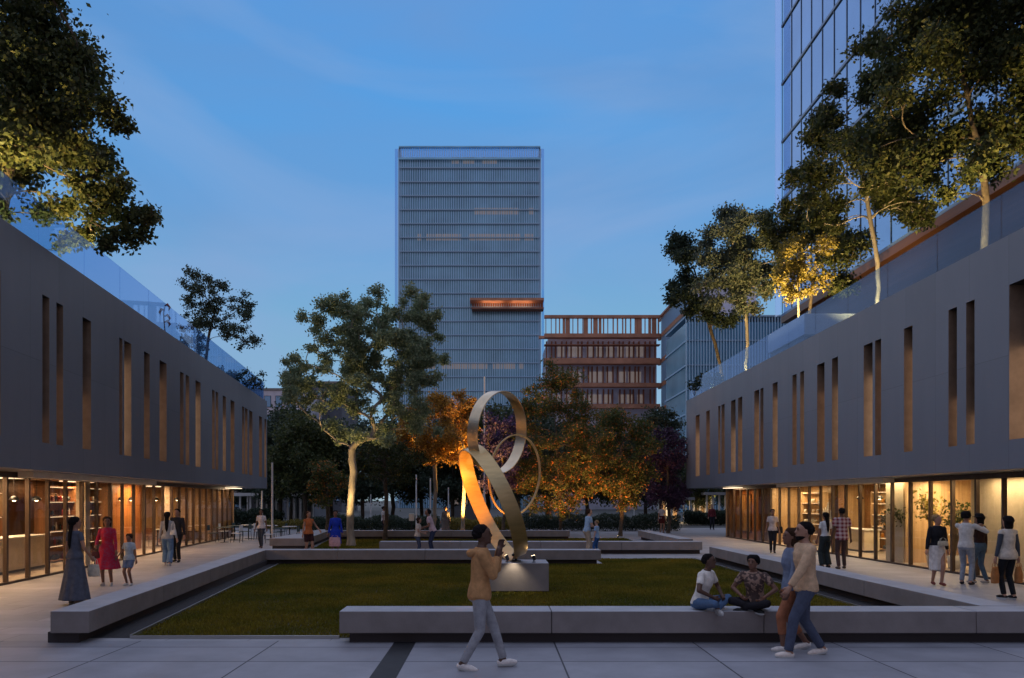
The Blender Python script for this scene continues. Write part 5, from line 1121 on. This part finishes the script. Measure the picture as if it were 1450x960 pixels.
person('tall person in a red and white checked shirt seen from behind on the right walk', (x, Y, 0), -.1, 1.82, 'deep', 'black', 'short', ((.60, .46, .44), 'plaid', (.20, .03, .04)), 'short', 'jeans', ((.08, .05, .045),), (.1, .08, .07), hem_top=-.10, feet=((-.10, -.04, .09), (.11, .10, .09)), vox=.015, grow=1.6)
x, Y, _ = gp(1327, 829)
p6 = person('fair haired person in a black blouse and white midi skirt on the right walk', (x, Y, 0), pi-.15, 1.70, 'tan', 'fair', 'bun', ((.016, .016, .02),), 'long', 'skirt', ((.70, .66, .62),), (.20, .05, .04), female=True, hem=.38, sk=.17, hem_top=.06, feet=((-.05, .12, .10), (.06, -.10, .10)), hands=((-.25, -.02, .84), (.26, .04, .84)), vox=.013, grow=1.5, look=30)
bag('waist_bag', 'small cream bag worn across the white skirt', 'bag', (x+.02, Y-.19, 1.16), .26, .08, .12, (.55, .50, .38), handle=.08)
x, Y, _ = gp(1368, 828)
person('person in white top and light jeans, arm round the hat wearer', (x, Y, 0), -.9, 1.78, 'tan', 'black', 'curly', ((.66, .64, .60),), 'long', 'jeans', ((.30, .34, .40),), (.05, .04, .04), hands=((.12, .30, 1.38), (.24, .34, 1.36)), elbows=((-.4, .2, -1), (.6, -.3, -.4)), vox=.014, nod=10)
x, Y, _ = gp(1387, 826)
person('person in wide brimmed black hat, dark jacket and blue jeans in an embrace', (x, Y, 0), .35, 1.70, 'brown', 'black', 'bob', ((.05, .025, .022),), 'long', 'jeans', ((.09, .15, .22),), (.45, .4, .36), female=True, hat=True, feet=((-.13, .06, .09), (.14, -.08, .09)), hands=((-.34, .18, 1.18), (.28, .04, .84)), vox=.013, grow=1.4, hem_top=.10)
x, Y, _ = gp(1427, 848)
p7 = person('dark haired person in cream waistcoat over grey sleeves, carrying paper bags', (x, Y, 0), .1, 1.72, 'tan', 'black', 'bob', ((.66, .58, .48),), 'vest', 'jeans', ((.016, .018, .022),), (.02, .018, .018), female=True, extra='sleeves', feet=((-.07, .02, .09), (.08, -.06, .09)), hands=((-.27, .02, .80), (.27, .02, .80)), vox=.0125, grow=1.7, hem_top=-.09)
for k, lab in ((0, 'brown paper bag in the left hand of the cream waistcoat wearer'), (1, 'brown paper bag in the right hand of the cream waistcoat wearer')):
    bag('paper_bag', lab, 'bag', tuple(np.array(p7['hand'][k])+[0, 0, -.01]), .26, .13, .34, (.40, .17, .06), handle=.10, rz=.7, flare=1.0)
bag('handbag', 'small dark bag held by the crimson dress wearer', 'bag', tuple(pr['hand'][1]), .20, .09, .16, (.10, .03, .03), handle=.10)
# ------------------------------------------------------------------ inside the shopfronts and on the terrace
def Lw(t, a): return (a-.12*t, t)           # world x, y of west-side point at distance t, offset a
def shelf_unit(label, loc, rz, w, h, rows, seed, tall=.22, cols=None, mt='walnut'):
    R = np.random.default_rng(seed); r = empty('shelf_unit', loc, rz); tag(r, label, 'shelves')
    b = MB()
    for i in range(rows+1): z = .05+i*(h-.1)/rows; b.box(-w/2, w/2, -.17, .17, z, z+.03)
    b.box(-w/2, w/2, .175, .20, 0, h); b.box(-w/2-.035, -w/2-.002, -.18, .20, 0, h); b.box(w/2+.002, w/2+.035, -.18, .20, 0, h); b.build('frame', M[mt], r)
    b = MB()
    for i in range(1, rows+1): z = .05+i*(h-.1)/rows; b.box(-w/2+.05, w/2-.05, -.16, -.13, z-.012, z-.002)
    b.build('shelf_light', M['lamp_soft'], r)
    return r, R
M['bottle_red'] = mat('bottle_red', (.22, .02, .015), .25); M['bottle_amber'] = mat('bottle_amber', (.50, .22, .04), .2); M['bottle_dark'] = mat('bottle_dark', (.02, .025, .02), .2); M['book_white'] = mat('ceramic_white', (.6, .58, .52), .4)
def bottle_mesh(kind):
    b = MB(); prof = {'tall': [(.001, 0), (.035, 0), (.037, .02), (.037, .16), (.014, .21), (.014, .27), (.001, .27)], 'round': [(.001, 0), (.05, 0), (.075, .06), (.06, .13), (.03, .16), (.001, .16)], 'jar': [(.001, 0), (.05, 0), (.05, .14), (.04, .16), (.001, .165)]}[kind]; b.lathe(prof, n=10); return b
_bp = {}
ORD = ['first', 'second', 'third', 'fourth', 'fifth', 'sixth', 'seventh', 'eighth']
SH = ['bottom', 'second', 'middle', 'fourth', 'top']
def pick(R, kinds):
    k = R.choice(['tall', 'round', 'jar']); m = R.choice(kinds)
    return ({'bottle_red': 'red', 'bottle_dark': 'dark', 'bottle_amber': 'amber', 'book_white': 'white'}[m]+' '+{'tall': 'slim bottle', 'round': 'round jug', 'jar': 'straight jar'}[k], k, m)
def bottle(kind, m, loc, label, group):
    key = (kind, m)
    if key not in _bp: o = bottle_mesh(kind).build('bottle' if kind == 'tall' else 'jar', M[m], smooth=True); _bp[key] = o
    else: o = _bp[key].copy(); link(o)
    o.location = loc; tag(o, label, 'bottle' if kind == 'tall' else 'jar', group); return o
def place(loc, rz, dx, dy, z): return (loc[0]+dx*cos(rz)-dy*sin(rz), loc[1]+dx*sin(rz)+dy*cos(rz), z)
# west: lit shelves of bottles (t 22.4 .. 26.4) about 1.9 m behind the glass
for (t, lab, gl, sd, kinds) in ((23.4, 'first lit shelf unit behind the left shopfront, full of red and dark bottles', 'red and dark bottles on the first left shelf unit', 3, ('bottle_red', 'bottle_dark', 'book_white')), (25.6, 'second lit shelf unit behind the left shopfront, with pale jars', 'jars and bottles on the second left shelf unit', 4, ('book_white', 'bottle_amber', 'bottle_dark'))):
    x, y = Lw(t, -11.7); rz = th+pi/2; u, R = shelf_unit(lab, (x, y, .012), rz, 1.9, 2.5, 5, sd)
    for i in range(5):
        k = -.85
        while k < .85:
            if R.random() < .7: km = pick(R, kinds); bottle(km[1], km[2], place((x, y), rz, k, -.04, .012+.05+i*.48+.031), f'{km[0]} on the {SH[i]} shelf of the {gl.split("on the ")[1]}', gl)
            k += R.choice([.14, .18, .24])
# bar back with amber bottles (t 18.5 .. 21.5)
x, y = Lw(20.0, -12.6); rz = th+pi/2; u, R = shelf_unit('wide walnut bar back with rows of glowing amber bottles behind the left shopfront', (x, y, .012), rz, 3.2, 2.3, 3, 9)
for i in (1, 2):
    k = -1.45
    while k < 1.45: m_ = R.choice(['bottle_amber', 'bottle_amber', 'bottle_red', 'book_white']); bottle('tall', m_, place((x, y), rz, k, -.05, .012+.05+i*.733+.031), f'{m_.split("_")[1]} bottle standing on the {"lower" if i == 1 else "upper"} shelf of the walnut bar back', 'bottles on the bar back'); k += R.choice([.15, .2])
def counter(label, loc, rz, w, d, h, m1, m2):
    r = empty('counter', loc, rz); tag(r, label, 'counter'); b = MB(); b.box(-w/2, w/2, -d/2, d/2, .08, h-.05); b.build('body', M[m1], r); b = MB(); b.box(-w/2-.05, w/2+.05, -d/2-.05, d/2+.05, h-.048, h); b.build('countertop', M[m2], r, bevel=.008)
    b = MB(); b.box(-w/2+.05, w/2-.05, -d/2+.05, d/2-.05, 0, .079); b.build('toe_kick', M['dark_metal'], r)
counter('long pale bar counter behind the left shopfront', (*Lw(20.0, -11.35), .012), th+pi/2, 3.2, .6, 1.0, 'cream', 'white')
counter('dark reception counter by the cream wall at the far left', (*Lw(16.6, -10.85), .012), th+pi/2, .9, .5, 1.05, 'walnut', 'dark_metal')
counter('low white display counter behind the right shopfront', (14.6, 28.6, .012), pi/2, 2.6, .6, .9, 'cream', 'white')
counter('oak counter beside the bright panel of the right shopfront', (14.9, 21.8, .012), pi/2, 1.6, .6, .95, 'oak', 'white')
# east shelves
for (t, X_, lab, gl, sd, kinds) in ((25.2, 15.4, 'oak shelf unit with jars behind the right shopfront', 'jars on the oak shelf unit', 13, ('book_white', 'bottle_amber')), (28.0, 15.6, 'dark shelf unit with bottles behind the right shopfront', 'bottles on the dark shelf unit', 14, ('bottle_dark', 'bottle_amber')), (31.8, 14.4, 'narrow lit shelf unit with white ware near the far end of the right shopfront', 'white ware on the narrow shelf unit', 15, ('book_white',))):
    u, R = shelf_unit(lab, (X_, t, .012), -pi/2, 1.8, 2.4, 5, sd, mt='oak')
    for i in range(5):
        k = -.8
        while k < .8:
            if R.random() < .65: km = pick(R, kinds); bottle(km[1], km[2], place((X_, t), -pi/2, k, -.04, .012+.05+i*.46+.031), f'{km[0]} on the {SH[i]} shelf of the {gl.split("on the ")[1]}', gl)
            k += R.choice([.16, .22, .28])
# indoor plants of the right shop
def potted(label, loc, h, leaf, seed, name='potted_tree'):
    R = np.random.default_rng(seed); r = empty(name, loc); tag(r, label, 'potted plant', 'potted plants inside the right shop')
    b = MB(); b.lathe([(.001, 0), (.17, 0), (.22, .38), (.19, .38), (.18, .33), (.001, .33)], n=16); b.build('pot', M['book_white'], r, smooth=True)
    b = MB(); LV = []
    for i in range(7):
        a = R.uniform(0, 6.28); q = R.uniform(.15, .45); P = [(0, 0, .33), (q*.3*cos(a), q*.3*sin(a), h*.6), (q*cos(a), q*sin(a), h*R.uniform(.75, 1))]; b.tube(P, [.018, .012, .006], 5)
        t = R.uniform(.2, 1.1, 60)[:, None]; LV.append(np.array(P[1])*(1-t)+np.array(P[2])*t+R.normal(0, .10, (60, 3)))
    b.build('stem', M['bark'], r); A = np.concatenate(LV); k = len(A); u = unit2(R.normal(0, 1, (k, 3))); w = unit2(np.cross(u, R.normal(0, 1, (k, 3)))); s = .11*R.uniform(.6, 1.2, k)[:, None]
    npmesh('foliage', np.stack([A, A+u*s*.5+w*s*.3, A+u*s, A+u*s*.5-w*s*.3], 1).reshape(-1, 3), np.arange(4*k).reshape(-1, 4), M[leaf], r)
def unit2(v): return v/(np.linalg.norm(v, axis=1, keepdims=True)+1e-9)
for (px, Y, h, lf, lab) in ((1283, 23.2, 2.1, 'leaf_green', 'tall potted plant behind the glass left of the black blouse'), (1322, 22.0, 2.2, 'leaf_yellow', 'yellowish potted plant behind the head of the black blouse wearer'), (1352, 21.0, 2.0, 'leaf_green', 'potted plant between the black blouse and the embracing pair'), (1268, 24.6, 1.6, 'leaf_dark', 'small dark potted plant next to the bright wall panel')):
    potted(lab, (at(px, Y)[0], Y, .012), h, lf, int(px))
# white branching ornament beside the plaid shirt
r = empty('branch_ornament', (13.3, 28.2, .012)); tag(r, 'white coral like branching ornament behind the glass near the checked shirt', 'ornament')
b = MB(); R = np.random.default_rng(5); b.tube([(0, 0, 0), (0, 0, .9)], [.03, .025], 8); b.build('stand', M['white'], r)
b = MB()
for i in range(14):
    a = R.uniform(0, 6.28); q = R.uniform(.1, .35); z0 = R.uniform(.8, 1.3); b.tube([(0, 0, z0-.1), (q*.6*cos(a), q*.6*sin(a), z0+.25), (q*cos(a), q*sin(a), z0+.75)], [.035, .03, .018], 6)
b.build('branches', M['white'], r, smooth=True)
# pictures / artwork panels, plain
def panel_art(label, loc, rz, w, h, m, m2):
    r = empty('wall_picture', loc, rz); tag(r, label, 'picture'); b = MB(); b.box(-w/2, w/2, -.02, .02, 0, h); b.build('frame', M[m2], r); b = MB(); b.box(-w/2+.05, w/2-.05, -.028, -.021, .05, h-.05); b.build('canvas', M[m], r)
M['abstract'] = mat('abstract_canvas', (.5, .14, .04), .5, nscale=2.2, col2=(.85, .55, .2), noise=.6, stretch=(3, 3, .35))
panel_art('large abstract orange picture at the far end of the right shop', (13.22, 37.4, .35), -pi/2, 2.1, 2.0, 'abstract', 'walnut')
panel_art('wide brown picture at the near end of the right shop', (16.35, 15.3, .9), -pi/2, 3.0, 1.3, 'abstract', 'walnut')
# pendant lamps
def pendant(label, loc, group, rr=.14):
    r = empty('pendant_lamp', loc); tag(r, label, 'pendant lamp', group); b = MB(); b.tube([(0, 0, .12), (0, 0, 2.70-loc[2])], [.006, .006], 5); b.build('cord', M['dark_metal'], r)
    b = MB(); b.lathe([(.001, -.01), (rr*.9, -.01), (rr, .0), (rr*.6, .09), (.02, .12), (.001, .12)], n=14); b.build('shade', M['dark_metal'], r, smooth=True); b = MB(); b.lathe([(.001, -.045), (.04, -.035), (.045, -.012), (.001, -.011)], n=10); b.build('bulb', M['lamp'], r)
for i, t in enumerate((18.8, 20.0, 21.2, 27.4, 28.4, 31.2, 32.6, 34.0)):
    x, y = Lw(t, -11.2); pendant(f'dark dome pendant lamp inside the left shopfront, {ORD[i]} one from the near end', (x, y, 2.05), 'pendant lamps of the left shop')
for i, t in enumerate((15.0, 16.4, 25.0, 26.4, 27.8, 29.2)):
    pendant(f'dark dome pendant lamp inside the right shopfront, {ORD[i]} one from the near end', (14.4, t, 2.1), 'pendant lamps of the right shop')
# cafe tables and chairs, one set inside the left shop, one on the terrace at its end
def table(label, loc, m, group, rr=.36, h=.74):
    r = empty('cafe_table', loc); tag(r, label, 'table', group); b = MB(); b.lathe([(.001, h-.03), (rr, h-.03), (rr+.008, h-.015), (rr, h), (.001, h)], n=24); b.build('tabletop', M[m], r)
    b = MB(); b.tube([(0, 0, .02), (0, 0, h-.03)], [.03, .03], 8); b.build('pedestal', M['dark_metal'], r); b = MB(); b.lathe([(.001, 0), (.22, 0), (.20, .02), (.001, .03)], n=18); b.build('base', M['dark_metal'], r)
    return r
def chair(label, loc, rz, m, group, legm='dark_metal'):
    r = empty('cafe_chair', loc, rz); tag(r, label, 'chair', group)
    b = MB(); b.box(-.21, .21, -.21, .21, .43, .46); b.build('seat', M[m], r, bevel=.01)
    b = MB(); b.box(-.21, .21, -.235, -.205, .56, .84); b.build('backrest', M[m], r, bevel=.01)
    for sx in (-1, 1):
        for sy in (-1, 1):
            b = MB(); top = .43 if sy > 0 else .56; b.tube([(sx*.21, sy*.22, 0), (sx*.185, sy*.195, .43)] + ([(sx*.185, -.22, .60)] if sy < 0 else []), [.012]*(3 if sy < 0 else 2), 6); b.build('leg', M[legm], r)
    return r
M['teal'] = mat('teal_paint', (.015, .055, .06), .45)
tspots = [(318, 34.2, 'teal', 'dark teal round table nearest the left shop end'), (332, 36.2, 'teal', 'dark teal round table by the oak end wall'), (352, 37.5, 'white', 'white round table behind the teal ones'), (398, 33.0, 'teal', 'dark round table right of the tallest pole'), (410, 35.2, 'white', 'white round table before the lit hedge'), (383, 36.5, 'white', 'white round table left of the tallest pole')]
for i, (px, Y, m, lab) in enumerate(tspots):
    x, _ = at(px, Y); table(lab, (x, Y, 0), m, 'round tables on the terrace')
    for j, (dx, dy, rz, w) in enumerate(((-.62, .1, -pi/2, 'left'), (.62, -.1, pi/2, 'right'))):
        chair(f'chair on the {w} side of the {lab.replace("round table", "table")}', (x+dx, Y+dy, 0), rz, 'white' if (i+j) % 2 else 'teal', 'chairs on the terrace')
for i, t in enumerate((31.4, 33.4, 35.4)):
    x, y = Lw(t, -11.2); w = ('nearest', 'middle', 'farthest')[i]; table(f'{w} of the three white tables inside the far part of the left shop', (x, y, .012), 'white', 'tables inside the left shop')
    for s in (-1, 1): chair(f'dark chair {"before" if s < 0 else "behind"} the {w} white table inside the left shop', (x, y+s*.6, .012), 0 if s < 0 else pi, 'walnut', 'chairs inside the left shop')
# small signs of city life far behind: litter bin and park bench-like block
r = empty('litter_bin', (at(583, 44)[0], 44, 0)); tag(r, 'small pale box shaped bin on a post in front of the hedge', 'bin'); b = MB(); b.box(-.16, .16, -.12, .12, .75, 1.2); b.build('box', M['cream'], r, bevel=.02); b = MB(); b.tube([(0, 0, 0), (0, 0, .75)], [.03, .03], 8); b.build('post', M['dark_metal'], r)
